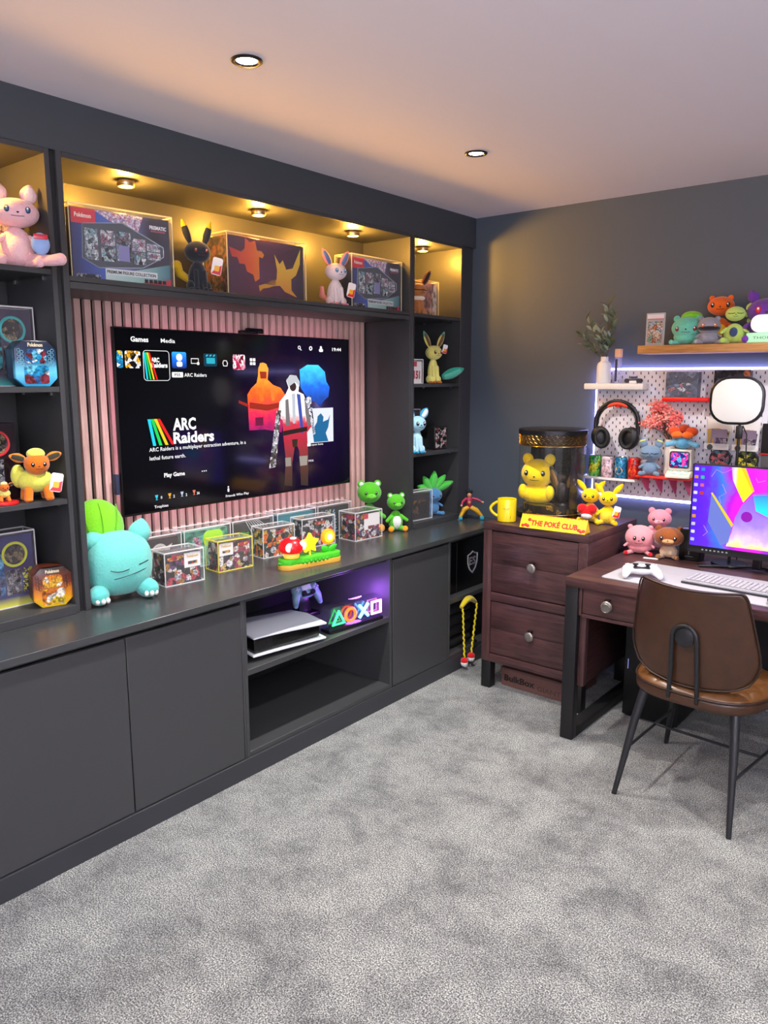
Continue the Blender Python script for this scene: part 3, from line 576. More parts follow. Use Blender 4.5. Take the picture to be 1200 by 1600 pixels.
# card box behind the pale pink toy
t = carton('art_box', 'pale cream printed card box behind the pink soft toy at the left edge', -2.78, 1.31, 2.0155, .15, .05, .22, 90, ink('#c8a060'), ink('#e8dccc')); patch(t, 'picture_print', -.06, .06, .03, .16, art(['#e8b0b8', '#f4e0d0', '#c0a0b0', '#ffffff'], 30, 7), r=.006)
def octin(label, x, y, z, w, h, d, rz, body, top, pal, seed, hexc):
    t = thing('octagonal_tin', label, 'tin', (x, y, z), rz)
    c = w * .2; pts = [(-w / 2 + c, 0), (w / 2 - c, 0), (w / 2, c), (w / 2, h - c), (w / 2 - c, h), (-w / 2 + c, h), (-w / 2, h - c), (-w / 2, c)]
    obj('tin_body', B().prism(pts, .004, d, 'xz', .002), mat(body, .3, .6), t)
    obj('tin_lid', B().prism([(a * 1.02, c2 * 1.0) for a, c2 in pts], -.002, .02, 'xz', .003), grad([(0, pal[0]), (.3, pal[1]), (.6, body), (1, top)], 'Z', (0, h), rough=.25, noise=.25, nscale=25), t)
    patch(t, 'embossed_window', -w * .26, w * .26, h * .5, h * .82, art(pal, 45, seed), -.0026, .016)
    patch(t, 'picture_print', -w * .3, w * .3, h * .06, h * .46, art(pal, 30, seed + 2), -.0024, .01)
    text('lettering', 'Pokémon', ink('#e8dcb8'), t, 0, -.0035, h * .87, .012, w * .36, .03, center=True)
    b = B()
    for sx in (-1, 1):
        for k in range(8):
            cx = sx * (w * .33 + (k % 2) * w * .075); cz = h * (.48 + .09 * (k // 2)) + (k % 2) * .006
            b.tube([(cx + .0055 * math.cos(q * PI / 3), -.003, cz + .0055 * math.sin(q * PI / 3)) for q in range(6)], .0008, 4, True)
    obj('hexagon_print', b, mat(hexc, .3), t, kind='stuff')
octin('octagonal blue tin with pale blue picture, second shelf of the left unit', -2.625, 1.334, 1.6195, .138, .155, .085, 84, '#223c5c', '#181c30', ['#1c90c0', '#68c8e8', '#e0eef4', '#1878b8', '#2a5a90', '#7a2a38'], 2, '#7ab8c8')
octin('octagonal orange and gold tin standing at a slant on the lowest left shelf', -2.645, 1.345, .8305, .13, .145, .085, 74, '#7a3a26', '#1c1c1c', ['#e8c820', '#e08a20', '#f0e8d8', '#c06a20', '#e8b030'], 5, '#3a1810')

# boxes on the worktop: a front row and a back row, each in a clear case
PK = ['#24262a', '#c84050', '#e8e4de', '#3a3c40', '#b8802a', '#6a3c70', '#1c1e22']
def booster(label, x, y, w, h, d, rz, pal, seed, white=None, edge=None, flap='#c02838', logo=True):
    zz = CT + .0005
    case('clear case round the ' + label[1], x, y, zz, w + .018, d + .018, h + .01, rz, edge)
    cx = x - math.sin(math.radians(90 - rz)) * 0 ; 
    r = math.radians(rz); ox, oy = -math.sin(r) * .009, math.cos(r) * .009
    t = carton('booster_box', label[0], x + ox, y + oy, zz, w, d, h, rz, ink('#1c1c20'), art(pal, 48, seed), art(pal[::-1], 48, seed + 4))
    if white:
        a0, a1, z0, z1 = white; patch(t, 'white_panel', a0 * w, a1 * w, z0 * h, z1 * h, ink('#eceae6'))
        text('lettering', 'Pokémon', ink('#c8a020'), t, (a0 + a1) / 2 * w, -.003, (z0 * .3 + z1 * .7) * h, .010, (a1 - a0) * w * .7, .03, center=True)
        patch(t, 'logo_print', (a0 + .1) * w, (a1 - .1) * w, (z0 * .78 + z1 * .22) * h, (z0 * .58 + z1 * .42) * h, art(['#d8a838', '#b83a30', '#3a3a44'], 90, seed), -.0024)
    obj('silver_mask_print', B().prism(disc(.016, -.18 * w, .25 * h, 20), -.0028, -.0022), art(['#e8e8ea', '#b8bac0', '#f4f4f4'], 50, seed), t)
    obj('silver_mask_print', B().prism(disc(.012, .33 * w, .3 * h, 20), -.0028, -.0022), art(['#e8e8ea', '#b8bac0', '#f4f4f4'], 50, seed), t)
    fx0 = (-.46 if (white and white[0] > 0) else .1 if white else -.1) * w; patch(t, 'red_flash', fx0, fx0 + .34 * w, .80 * h, .92 * h, art([flap, '#e8a050', flap], 50, seed), -.0024, .006)
    return t
booster(('booster box with a white top right panel, nearest the teal soft toy', 'booster box nearest the teal soft toy'), -2.640, 1.915, .165, .13, .10, 84, PK, 1, (.02, .49, .5, .98))
booster(('booster box with a white top left panel, in a yellow-edged case', 'booster box with yellow edges, second in the front row'), -2.665, 2.21, .165, .128, .085, 84, ['#24262a', '#a83a58', '#e8e4de', '#3a3c40', '#c8b070', '#6a2c48'], 2, (-.49, -.05, .55, .98), clear('#fff36a', .55))
booster(('dark booster box with an orange flame print, behind the toadstool lamp', 'booster box behind the toadstool lamp'), -2.712, 2.52, .17, .135, .075, 84, ['#1e2024', '#e07020', '#e8e4de', '#2a3c30', '#e8b838', '#3a3c40'], 3)
booster(('dark booster box with silver masks, behind the glowing flower lamp', 'booster box behind the glowing flower lamp'), -2.716, 2.80, .20, .14, .075, 84, ['#1e2024', '#c02838', '#e8e4de', '#2c3034', '#d8d8dc', '#3a3c40'], 4)
t = booster(('booster box with a big white front panel, left of the green soft toys', 'booster box left of the green soft toys'), -2.635, 3.10, .185, .14, .105, 86, PK, 5)
patch(t, 'white_panel', -.03, .09, .05, .137, ink('#eeecea'), -.0032); patch(t, 'picture_print', .0, .085, .004, .07, art(['#2a2430', '#a83a48', '#e8e4e8', '#7a5a78'], 45, 8), -.0038); patch(t, 'red_panel', -.03, .0, .11, .137, ink('#c82834'), -.0038)
def trainer(label, y, x, w, h, d, body, front, side, seed, pr):
    zz = CT + .0005
    case('clear case round the ' + label[1], x, y, zz, w + .02, d + .02, h + .012, 88)
    t = carton('trainer_box', label[0], x - .01, y, zz, w, d, h, 88, ink(body), front, side)
    pr(t, w, h); return t
def pr_mask(t, w, h):
    obj('white_mask_print', B().prism([(.02 + a, .10 + c) for a, c in disc(.042, 0, 0, 24)], -.0016, -.001), ink('#cfc9c0'), t); obj('white_mask_print', B().prism([(.045, .12), (.085, .135), (.06, .09)], -.0018, -.0012), ink('#cfc9c0'), t)
    obj('spiral_print', B().tube([(.02 + (.006 + .0022 * k) * math.cos(k * .7), -.0018, .1 + (.006 + .0022 * k) * math.sin(k * .7)) for k in range(14)], .0012, 5), ink('#8a847c'), t)
def pr_green(t, w, h):
    patch(t, 'glow_print', -.02, .09, .085, .16, ink('#a8e820'), -.0014, .03); patch(t, 'figure_print', -.08, -.035, .01, .14, art(['#d89ab0', '#b87890', '#7ac0b0'], 40, 3), -.0018, .018)
    patch(t, 'side_flash', -.11, -.07, .01, .07, ink('#3ab0a8'), -.002)
def pr_lines(t, w, h):
    b = B()
    for k in range(7): b.tube([(-.04 + k * .012, -.002, .17), (.0 + k * .022, -.002, .10), (-.01 + k * .012, -.002, .03 - k * .002)], .0022, 5)
    obj('silver_line_print', b, ink('#c8ccc8'), t); patch(t, 'green_print', -.11, -.02, .02, .12, art(['#48b038', '#1c3c1c', '#6ad050'], 60, 3), -.0014)
def pr_gold(t, w, h):
    patch(t, 'title_print', -.02, .10, .12, .15, art(['#38b0b8', '#c8d8a0', '#2890a0'], 80, 3), -.0014)
    obj('gold_print', B().prism([(-.1, .10), (-.06, .12), (-.03, .11), (.0, .14), (.05, .15), (.03, .11), (.0, .09), (-.01, .02), (-.04, .0 + .01), (-.05, .08)], -.0022, -.0014), ink('#d8a820'), t); patch(t, 'round_badge', -.11, -.07, .05, .1, ink('#2a6a68'), -.002, .02)
def pr_blue(t, w, h):
    obj('line_print', B().tube([(.0 + .04 * math.sin(k * 2.2) * (1 - k / 24), -.002, .02 + k * .006) for k in range(22)], .003, 5), ink('#8ab0c8'), t); patch(t, 'title_print', -.09, -.02, .12, .15, art(['#c8c8a0', '#2a4a58', '#8a9aa0'], 80, 3), -.0014)
trainer(('dark brown box with a white swirl mask print, back row by the teal toy', 'dark brown box with the white mask print'), 1.91, -2.826, .23, .165, .07, '#332c2a', ink('#3a3230'), ink('#2a2624'), 1, pr_mask)
trainer(('mint green box with a lime glow and pink figure print', 'mint green box in the back row'), 2.185, -2.826, .235, .165, .07, '#4a9a80', art(['#5ab898', '#7cd0b0', '#3c9078', '#88d8bc'], 12, 2), ink('#2e7c68'), 2, pr_green)
trainer(('black box with silver line print and green shards, back row', 'black box with silver lines'), 2.46, -2.826, .23, .165, .07, '#1c211c', ink('#20261f'), ink('#1a2a1a'), 3, pr_lines)
trainer(('turquoise box with a golden print, centre of the back row', 'turquoise box in the back row'), 2.755, -2.826, .245, .165, .07, '#1c7c84', grad([(0, '#2a9aa8'), (1, '#1c7c88')], 'Z', (0, .165)), ink('#14606c'), 4, pr_gold)
trainer(('black box with pale blue line print, right end of the back row', 'black box with pale blue lines'), 3.04, -2.826, .235, .165, .07, '#1a2024', ink('#1e2428'), ink('#16202a'), 5, pr_blue)

# ============================================================ SOFT TOYS (plain animals in the toys' colours)
def P(parent, name, c, r, m, rot=(0, 0, 0), taper=0, seg=20, rings=12, label=None):
    return obj(name, B().ell(c, r, rot, seg, rings, taper), m, parent, label=label, ang=80)
def on(c, r, x, z):
    """y of the front of an ellipsoid at x, z"""
    k = 1 - ((x - c[0]) / r[0]) ** 2 - ((z - c[2]) / r[2]) ** 2
    return c[1] - r[1] * math.sqrt(max(k, .02))
def face(head, c, r, dx=.4, dz=.05, er=.012, eye=EYE, nose=None, mouth=True, muzzle=None, white=True, closed=False, nz=-.15):
    for s in (-1, 1):
        x, z = c[0] + s * dx * r[0], c[2] + dz * r[2]; y = on(c, r, x, z)
        if closed: obj('eye', B().tube([(x + (k - 3) * er * .6, on(c, r, x + (k - 3) * er * .6, z) - .001, z - er * .3 * math.sin(k * PI / 6)) for k in range(7)], er * .16, 6), eye, head)
        else:
            obj('eye', B().ell((x, y, z), (er * .8, er * .5, er), (0, 0, 0), 12, 8), eye, head)
            if white: obj('eye_glint', B().ell((x - er * .1, y - er * .42, z + er * .35), (er * .3, er * .15, er * .34), (0, 0, 0), 8, 6), WHITE, head)
    x, z = c[0], c[2] + nz * r[2]
    yy = on(c, r, x, z)
    if muzzle: obj('muzzle', B().ell((x, yy + r[1] * .02, z - r[2] * .12), (r[0] * .38, r[1] * .28, r[2] * .26), seg=16, rings=10), muzzle, head); yy -= r[1] * .22
    if nose: obj('nose', B().ell((x, yy, z), (er * .4, er * .25, er * .28), seg=10, rings=6), nose, head)
    if mouth:
        zz = z - r[2] * .22
        obj('mouth', B().tube([(x + (k - 3) * r[0] * .09, (on(c, r, x + (k - 3) * r[0] * .09, zz) if not muzzle else yy + abs(k - 3) * r[1] * .03) - .001, zz - .3 * r[2] * .1 * math.cos((k - 3) * .5)) for k in range(7)], max(.0007, er * .09), 5), eye, head)
def ear(t, name, base, tip, w, m, inner=None, tipm=None, flatk=.45):
    """soft ear from base to tip: leaf shape, thicker at the middle"""
    b0, t0 = Vector(base), Vector(tip); d = t0 - b0; L = d.length; q = Vector((0, 0, 1)).rotation_difference(d.normalized()).to_matrix().to_4x4()
    def leaf(k, off, z0=0, z1=1):
        b = B(); n = 12; t = bmesh.new(); rings = []
        for i in range(n + 1):
            u = z0 + (z1 - z0) * i / n; rr = w * math.sin(PI * min(1, (u * .86 + .12))) ** .8 * k + .0008
            rings.append([t.verts.new((rr * math.cos(a * PI / 6), rr * flatk * math.sin(a * PI / 6) + off, u * L)) for a in range(12)])
        for a, c in zip(rings, rings[1:]):
            for j in range(12): t.faces.new((a[j], a[(j + 1) % 12], c[(j + 1) % 12], c[j]))
        t.faces.new(rings[0][::-1]); t.faces.new(rings[-1]); b._m(t, Matrix.Translation(b0) @ q); return b
    e = obj(name, leaf(1, 0), m, t, ang=80)
    if inner: obj('inner_' + name, leaf(.62, -w * flatk * .55, .1, .85), inner, e, ang=80)
    if tipm: obj(name + '_tip', leaf(1.06, 0, .72, 1), tipm, e, ang=80)
    return e
def limb(t, name, pts, rr, m):
    return obj(name, B().tube(pts, rr, 12).ell(pts[0], (rr[0] * 1.0,) * 3, seg=12, rings=8).ell(pts[-1], (rr[-1] * 1.02,) * 3, seg=12, rings=8), m, t, ang=80)
def hangtag(t, x, y, z, h=.06, rz=12, c2='#d02028'):
    w = h * .6; b = B().prism(rpoly(w, h, w * .2, 0, 0), -.001, .001); b.xf(Matrix.Translation((x, y, z)) @ Euler((0, math.radians(rz), math.radians(-10))).to_matrix().to_4x4())
    g = obj('paper_tag', b, mat('#eeeeec', .4), t, label='white and red paper hang tag')
    b = B().prism([(-w * .46, -h * .46), (w * .46, -h * .46), (w * .46, h * .12), (-w * .1, -h * .1)], -.0016, -.0011); b.xf(Matrix.Translation((x, y, z)) @ Euler((0, math.radians(rz), math.radians(-10))).to_matrix().to_4x4()); obj('tag_print', b, ink(c2), g)
    b = B().prism(rpoly(w * .5, h * .32, w * .1, 0, -h * .12), -.0022, -.0017); b.xf(Matrix.Translation((x, y, z)) @ Euler((0, math.radians(rz), math.radians(-10))).to_matrix().to_4x4()); obj('tag_print', b, ink('#f0b020'), g)
def sitter(label, x, y, z, rz, H, col, belly=None, feet=None, headm=None, hw=.30, hh=.22, bw=.24, bh=.30, earf=None, armlen=.2, eye=EYE, er=None, tagp=None, muzzle=None, closed=False, legs='out', nose=True, name='soft_toy', headz=None, mane=None, arms=True, dz=.05, dx=.42):
    """upright sitting soft toy of total body-plus-head height H (ears rise above)"""
    t = thing(name, label, 'soft toy', (x, y, z), rz); m = plushm(col); hm = plushm(headm) if headm else m; fm = plushm(feet) if feet else m
    bz = bh * H; bc = (0, 0, bz * .98 + .002); br_ = (bw * H, bw * H * .85, bz)
    P(t, 'body', bc, br_, m, taper=-.18)
    if belly: P(t, 'belly', (0, -br_[1] * .32, bz * .9), (br_[0] * .78, br_[1] * .78, bz * .76), plushm(belly))
    hz = (headz or (1 - hh)) * H; hc = (0, -H * .03, hz); hr = (hw * H, hw * H * .85, hh * H)
    hd = P(t, 'head', hc, hr, hm, seg=28, rings=18)
    face(hd, hc, hr, dx, dz, er or H * .035, eye, nose=mat('#2a1a18', .3) if nose else None, muzzle=plushm(muzzle) if muzzle else None, closed=closed)
    if mane: P(t, 'ruff', (0, -H * .02, bz * 1.75), (bw * H * 1.1, bw * H * .95, H * .09), plushm(mane))
    if earf: earf(t, H, hc, hr)
    for s in (-1, 1):
        if legs == 'out':
            limb(t, 'leg', [(s * br_[0] * .55, -br_[1] * .3, H * .075), (s * br_[0] * .95, -br_[1] * 1.25, H * .07)], [H * .075, H * .065], m)
            P(t, 'foot', (s * br_[0] * 1.02, -br_[1] * 1.42, H * .078), (H * .075, H * .055, H * .078), fm)
        elif legs == 'dog':
            limb(t, 'front_leg', [(s * br_[0] * .42, -br_[1] * .72, bz * 1.25), (s * br_[0] * .45, -br_[1] * 1.0, H * .06)], [H * .05, H * .045], m)
            P(t, 'paw', (s * br_[0] * .45, -br_[1] * 1.1, H * .04), (H * .05, H * .065, H * .04), fm)
            P(t, 'hind_leg', (s * br_[0] * .9, -br_[1] * .2, H * .11), (H * .075, H * .13, H * .11), m)
            P(t, 'hind_paw', (s * br_[0] * 1.05, -br_[1] * .85, H * .035), (H * .045, H * .075, H * .035), fm)
        if arms and legs != 'dog':
            limb(t, 'arm', [(s * br_[0] * .7, -br_[1] * .3, bz * 1.45), (s * (br_[0] * .75 + armlen * H * .6), -br_[1] * .75, bz * 1.45 - armlen * H * .5)], [H * .05, H * .042], m)
    if tagp: hangtag(t, *tagp)
    return t
def ears_long(m, inner=None, tip=None, l=.42, w=.07, spread=.35, back=0, flop=0):
    def f(t, H, c, r):
        for s in (-1, 1):
            ear(t, 'ear', (s * r[0] * .55, c[1], c[2] + r[2] * .72), (s * (r[0] * .55 + spread * H * l * 1.6), c[1] + back * H, c[2] + r[2] * .72 + l * H * (1 - flop)), w * H, plushm(m), plushm(inner) if inner else None, plushm(tip) if tip else None)
    return f
def ears_round(m, w=.09, inner=None):
    def f(t, H, c, r):
        for s in (-1, 1):
            e = P(t, 'ear', (s * r[0] * .68, c[1] + .0, c[2] + r[2] * .82), (w * H, w * H * .45, w * H), plushm(m), (0, s * 20, 0))
            if inner: P(e, 'inner_ear', (s * r[0] * .68, c[1] - w * H * .3, c[2] + r[2] * .82), (w * H * .6, w * H * .25, w * H * .6), plushm(inner))
    return f
Z1 = 2.0008
# top shelves
t = sitter('pale pink soft toy with one raised ear, top shelf at the left edge', -2.69, 1.332, 2.0158, 72, .225, '#e8b8bc', belly='#eec4c4', hw=.34, hh=.21, bw=.25, earf=ears_long('#eabcc0', '#f0d0c8', None, .27, .12, .10), eye=mat('#2a4a68', .2), er=.011, closed=False)
limb(t, 'tail', [(.05, -.02, .03), (.09, -.09, .022), (.116, -.106, .026)], [.02, .018, .02], plushm('#e8b8bc')); P(t, 'pouch_tag', (.062, -.075, .075), (.03, .012, .036), mat('#8aa8d8', .6), label='pale blue and red paper tag'); obj('tag_print', B().box(.04, .084, -.09, -.086, .088, .104, .002), ink('#c81c30'), t.children[-1])
t = sitter('charcoal black rabbit-like soft toy with long yellow-tipped ears', -2.695, 2.085, Z1, 74, .20, '#2b3036', hw=.27, hh=.215, bw=.20, bh=.31, legs='dog', earf=ears_long('#2b3036', None, '#e0b81c', .46, .075, .22), eye=mat('#8a2a1c', .3), er=.008, tagp=(.062, -.055, .10, .07))
limb(t, 'tail', [(-.03, .03, .05), (-.07, .02, .07), (-.085, .01, .10)], [.014, .018, .02], plushm('#d8b020'))
t = sitter('white and pink soft toy with pink and blue ears, on the top shelf', -2.70, 2.925, Z1, 78, .205, '#e8dcdc', hw=.28, hh=.20, bw=.21, bh=.32, legs='dog', feet='#e08a98', earf=ears_long('#e88c98', '#5a78b0', None, .36, .10, .40), eye=mat('#4a88b8', .2), er=.011, headm='#ecdcde', tagp=(.055, -.06, .075, .07))
limb(t, 'tail', [(-.03, .03, .03), (-.06, .03, .05), (-.066, .02, .085)], [.012, .016, .01], plushm('#e8907c'))
t = sitter('small brown soft toy with cream ruff and tall dark ears, corner shelf unit', -2.675, 3.575, 1.9978, 74, .17, '#a86c3c', hw=.30, hh=.23, bw=.22, mane='#ece0c8', legs='dog', feet='#b07a48', earf=ears_long('#9c6238', '#3a241a', None, .50, .12, .42), closed=True, er=.013)
t.scale = (1, 1, 1)
# corner shelf unit
t = sitter('pale yellow soft toy with brown paws and a big green leaf tail', -2.655, 3.70, 1.6168, 76, .215, '#dcd878', hw=.24, hh=.19, bw=.15, bh=.34, legs='dog', feet='#b8681c', earf=ears_long('#d4cc70', '#6a5030', '#4aa088', .42, .085, .35), eye=mat('#6a2c18', .2), er=.011, tagp=(.055, -.04, .195, .05))
ear(t, 'leaf_tail', (.045, -.03, .035), (.15, -.10, .085), .034, plushm('#2f9c84'), plushm('#58b89c'))
t = sitter('pale blue rabbit-like soft toy with bright blue feet, middle of the corner shelf unit', -2.635, 3.52, 1.2278, 70, .21, '#b0dcec', hw=.25, hh=.21, bw=.16, bh=.33, legs='dog', feet='#2c9cc8', headm='#a8d8ea', earf=ears_long('#34a0d0', '#e0f0f4', None, .26, .12, .45), er=.012, eye=mat('#10283c', .2))
t = sitter('dusty blue bear-like soft toy in a spiky green leaf hat', -2.70, 3.77, .8308, 70, .165, '#4a82b0', hw=.36, hh=.27, bw=.26, earf=ears_round('#4a82b0', .08), er=.007)
for a, l, w in ((-160, .11, .022), (-125, .12, .026), (-90, .13, .032), (-55, .12, .028), (-22, .13, .026)):
    r = math.radians(-a); ear(t, 'hat_leaf', (.02 * math.cos(r), -.0, .15), (.02 * math.cos(r) + l * math.cos(r), -.02, .152 + l * max(.1, math.sin(r)) * .9), w, plushm('#3cb83c'), plushm('#56cc50'))
# left shelf unit
def stander(label, x, y, z, rz, H, body, headc, leg, earc, inner, tuft):
    t = thing('soft_toy', label, 'soft toy', (x, y, z), rz); m = plushm(body)
    P(t, 'body', (0, .015 * H / .2, H * .34), (H * .30, H * .30, H * .21), m, seg=24, rings=16); P(t, 'tail', (-H * .25, H * .12, H * .42), (H * .12, H * .12, H * .2), m)
    for sx in (-1, 1):
        for sy in (-1, 1):
            limb(t, 'leg', [(sx * H * .15, sy * H * .12, H * .2), (sx * H * .17, sy * H * .14 - .004, H * .055)], [H * .075, H * .07], plushm(leg)); P(t, 'paw', (sx * H * .17, sy * H * .15 - H * .02, H * .042), (H * .07, H * .085, H * .042), plushm(leg))
    hc, hr = (0, -H * .16, H * .64), (H * .205, H * .17, H * .185); hd = P(t, 'head', hc, hr, plushm(headc), seg=28, rings=18)
    face(hd, hc, hr, .45, .02, H * .038, EYE, mat('#3a1810', .3))
    P(t, 'woolly_cap', (0, -H * .13, H * .81), (H * .15, H * .13, H * .10), plushm(tuft))
    for s in (-1, 1): ear(t, 'ear', (s * H * .17, -H * .13, H * .72), (s * H * .42, -H * .12, H * .80), H * .075, plushm(earc), plushm(inner))
    return t
t = stander('yellow woolly sheep-like soft toy with orange face and legs, third shelf at left', -2.665, 1.322, 1.2228, 76, .205, '#dcdc5c', '#d06c1c', '#d8741c', '#d87c24', '#3a3a2c', '#dce060'); hangtag(t, .048, -.085, .068, .066)
t = stander('tiny yellow and orange figure on a red base at the left picture edge', -2.66, 1.205, 1.2338, 80, .075, '#d8d070', '#c8641c', '#d8741c', '#b86020', '#2c241c', '#e4e090')
t['category'] = 'figurine'; t.name = 'small_figurine'
tag(obj('display_base', B().prism(disc(.045, 0, 0, 24), 0, .0105, 'xy', .002), mat('#c81c20', .3), None, (-2.66, 1.205, 1.2225)), 'round glossy red base under the tiny figure at the left edge', 'base')
# big teal cushion toy on the worktop
t = thing('cushion_toy', 'big teal sleeping cushion toy with a lime green cushion on its back', 'soft toy', (-2.685, 1.622, CT + .0005), 78)
M1 = plushm('#6cc8bc'); hc, hr = (.008, -.01, .122), (.122, .10, .112)
b = B().ell(hc, hr, (0, 0, 0), 36, 24)
for v in b.bm.verts:      # flatter, squarer loaf shape
    q = (v.co.x - hc[0]) / hr[0]; w_ = (v.co.z - hc[2]) / hr[2]; v.co.x = hc[0] + hr[0] * math.copysign(abs(q) ** .8, q); v.co.z = hc[2] + hr[2] * math.copysign(abs(w_) ** .82, w_)
hd = obj('body', b, M1, t, ang=80)
for s in (-1, 1):
    ear(t, 'ear', (s * .078 + .006, -.012, .185), (s * .098 + .008, -.012, .268 if s > 0 else .24), .042, M1, None, None, .7)
    P(t, 'foot', (s * .088 - .0, -.072, .034), (.036, .05, .034), plushm('#5cbcb4'), (0, 0, s * 18))
    ln = [(-.052 + .009 * k, .118 - .006 * math.sin(k * PI / 7)) for k in range(8)] if s < 0 else [(.05 + .007 * k, .128 + .001 * k) for k in range(7)]
    obj('closed_eye', B().tube([(a, on(hc, (hr[0] * 1.02, hr[1] * 1.03, hr[2] * 1.05), a, c) - .001, c) for a, c in ln], .0016, 6), EYE, hd)
    for k in range(3): P(t, 'toe', (s * .088 + (k - 1) * .018, -.118 + abs(k - 1) * .006, .022), (.008, .008, .01), mat('#e4e8e0', .7))
obj('mouth_seam', B().tube([(-.05 + .012 * k, on(hc, (hr[0] * 1.02, hr[1] * 1.03, hr[2] * 1.05), -.05 + .012 * k, .085 + .002 * k) - .001, .085 + .0022 * k) for k in range(12)], .0012, 6), EYE, hd)
t.scale = (1.07, 1.05, 1.13)
g = P(t, 'back_cushion', (-.035, .075, .235), (.10, .075, .105), plushm('#7ccc28'), seg=32, rings=20, label='lime green round cushion')
b = B()
for a in (-.05, 0, .05): b.tube([(-.035 + a * (1 + .3 * math.cos(k * PI / 10)), .075 - .078 * math.sqrt(max(0, 1 - (a / .11) ** 2)) * math.sin(.45 + k * .2), .235 + .104 * math.sqrt(max(0, 1 - (a / .12) ** 2)) * math.cos(.45 + k * .2)) for k in range(11)], .002, 6)
obj('cushion_seam', b, plushm('#66b41c'), g)
# the two green toys
def greenbear(label, x, y, z, rz, H):
    t = sitter(label, x, y, z, rz, H, '#54b828', belly='#e4ece4', feet='#f0a01c', hw=.24, hh=.21, bw=.19, bh=.27, headz=.76, muzzle='#6ccc3c', earf=ears_round('#54b828', .075, '#e4ece4'), er=H * .03, armlen=.22)
greenbear('larger green bear-like soft toy, partly hidden behind the last clear case', -2.79, 3.285, CT + .0008, 52, .285)
greenbear('smaller green bear-like soft toy with orange feet, right of the larger one', -2.67, 3.375, CT + .0008, 56, .215)

# ============================================================ TOADSTOOL LAMP ON THE WORKTOP
t = thing('toadstool_lamp', 'green oval lamp base with lit toadstool, yellow star and glowing flower', 'lamp', (-2.475, 2.49, CT + .0003), 80)
def oval(w, d, n=14): return rpoly(w, d, d / 2 - .0005, 0, 0, n)
obj('lamp_base', B().prism(oval(.335, .088), 0, .022, 'xy', .003), mat('#d8a83c', .5), t, label='sandy yellow lower band')
b = B()
for k in range(44):
    a = k / 44 * 2 * PI; x = .123 * (1 if math.cos(a) > 0 else -1) + .047 * math.cos(a); b.ell((max(-.168, min(.168, .165 * math.cos(a))), .046 * math.sin(a) if abs(math.cos(a)) < .75 else .046 * math.sin(a), .026), (.008, .005, .008), seg=8, rings=6)
obj('grass_fringe', b, mat('#2f9c1c', .5), t, kind='stuff')
obj('grass_top', B().prism(oval(.33, .084), .022, .046, 'xy', .006), mat('#48c024', .5, bump=(300, .4)), t)
m_ = obj('toadstool', B().lathe([(0, 0), (.034, .002), (.038, .012), (.032, .03), (0, .034)], (-.105, -.004, .047), 24), mat('#f0d060', .4, emit=.5, ecol='#f0c040'), t)
obj('toadstool_cap', B().lathe([(0, 0), (.044, 0), (.056, .012), (.058, .028), (.048, .05), (.028, .064), (0, .07)], (-.105, -.004, .073), 32), mat('#d81018', .3, emit=.45, ecol='#e01018'), m_)
for a, zz, r in ((-.142, .105, .021), (-.073, .108, .022), (-.108, .142, .015)): obj('cap_spot', B().ell((a, -.004 - math.sqrt(max(0, .056 ** 2 - (a + .105) ** 2)) * .96 * (1 if zz < .13 else .4), zz), (r, .006 if zz < .13 else r, r if zz < .13 else .006), seg=16, rings=8), mat('#f8d8d8', .4, emit=.6, ecol='#ffd0d0'), m_)
st = [(.045 * (1 if k % 2 == 0 else .54) * math.cos(PI / 2 + k * PI / 5), .045 * (1 if k % 2 == 0 else .54) * math.sin(PI / 2 + k * PI / 5)) for k in range(10)]
obj('star', B().prism([(a * 1.15, .1 + c * 1.15) for a, c in st], -.012, .012, 'xz', .006, 3), mat('#f8e020', .35, emit=.55, ecol='#ffe010'), t)
b = B().cyl((0, 0, .045), (0, 0, .07), .006); obj('star_post', b, mat('#e8d020', .4), t)
f_ = obj('flower_stem', B().cyl((.105, 0, .045), (.105, 0, .095), .005), mat('#3cb020', .5), t)
for s in (-1, 1): ear(t, 'leaf', (.105, 0, .05), (.105 + s * .045, -.008, .075), .016, mat('#3cb828', .5))
obj('flower_rim', B().prism([(.105 + a, .118 + c) for a, c in disc(.037, 0, 0, 32)], -.01, .01, 'xz', .006, 3), mat('#f08818', .4, emit=.9, ecol='#ff7a10'), t)
obj('flower_ring', B().prism([(.105 + a, .118 + c) for a, c in disc(.026, 0, 0, 32)], -.014, -.009, 'xz', .002), mat('#f8e020', .4, emit=1.6, ecol='#ffd020'), t)
obj('flower_centre', B().prism([(.105 + a, .118 + c) for a, c in disc(.014, 0, 0, 24)], -.017, -.013, 'xz', .002), mat('#fffbe0', .4, emit=3.5, ecol='#fff4b0'), t)

# ============================================================ OPEN CABINET CONTENTS
SH = .4655
t = thing('games_console', 'white and black games console lying flat in the open cabinet', 'console', (-2.50, 2.27, SH), 84)
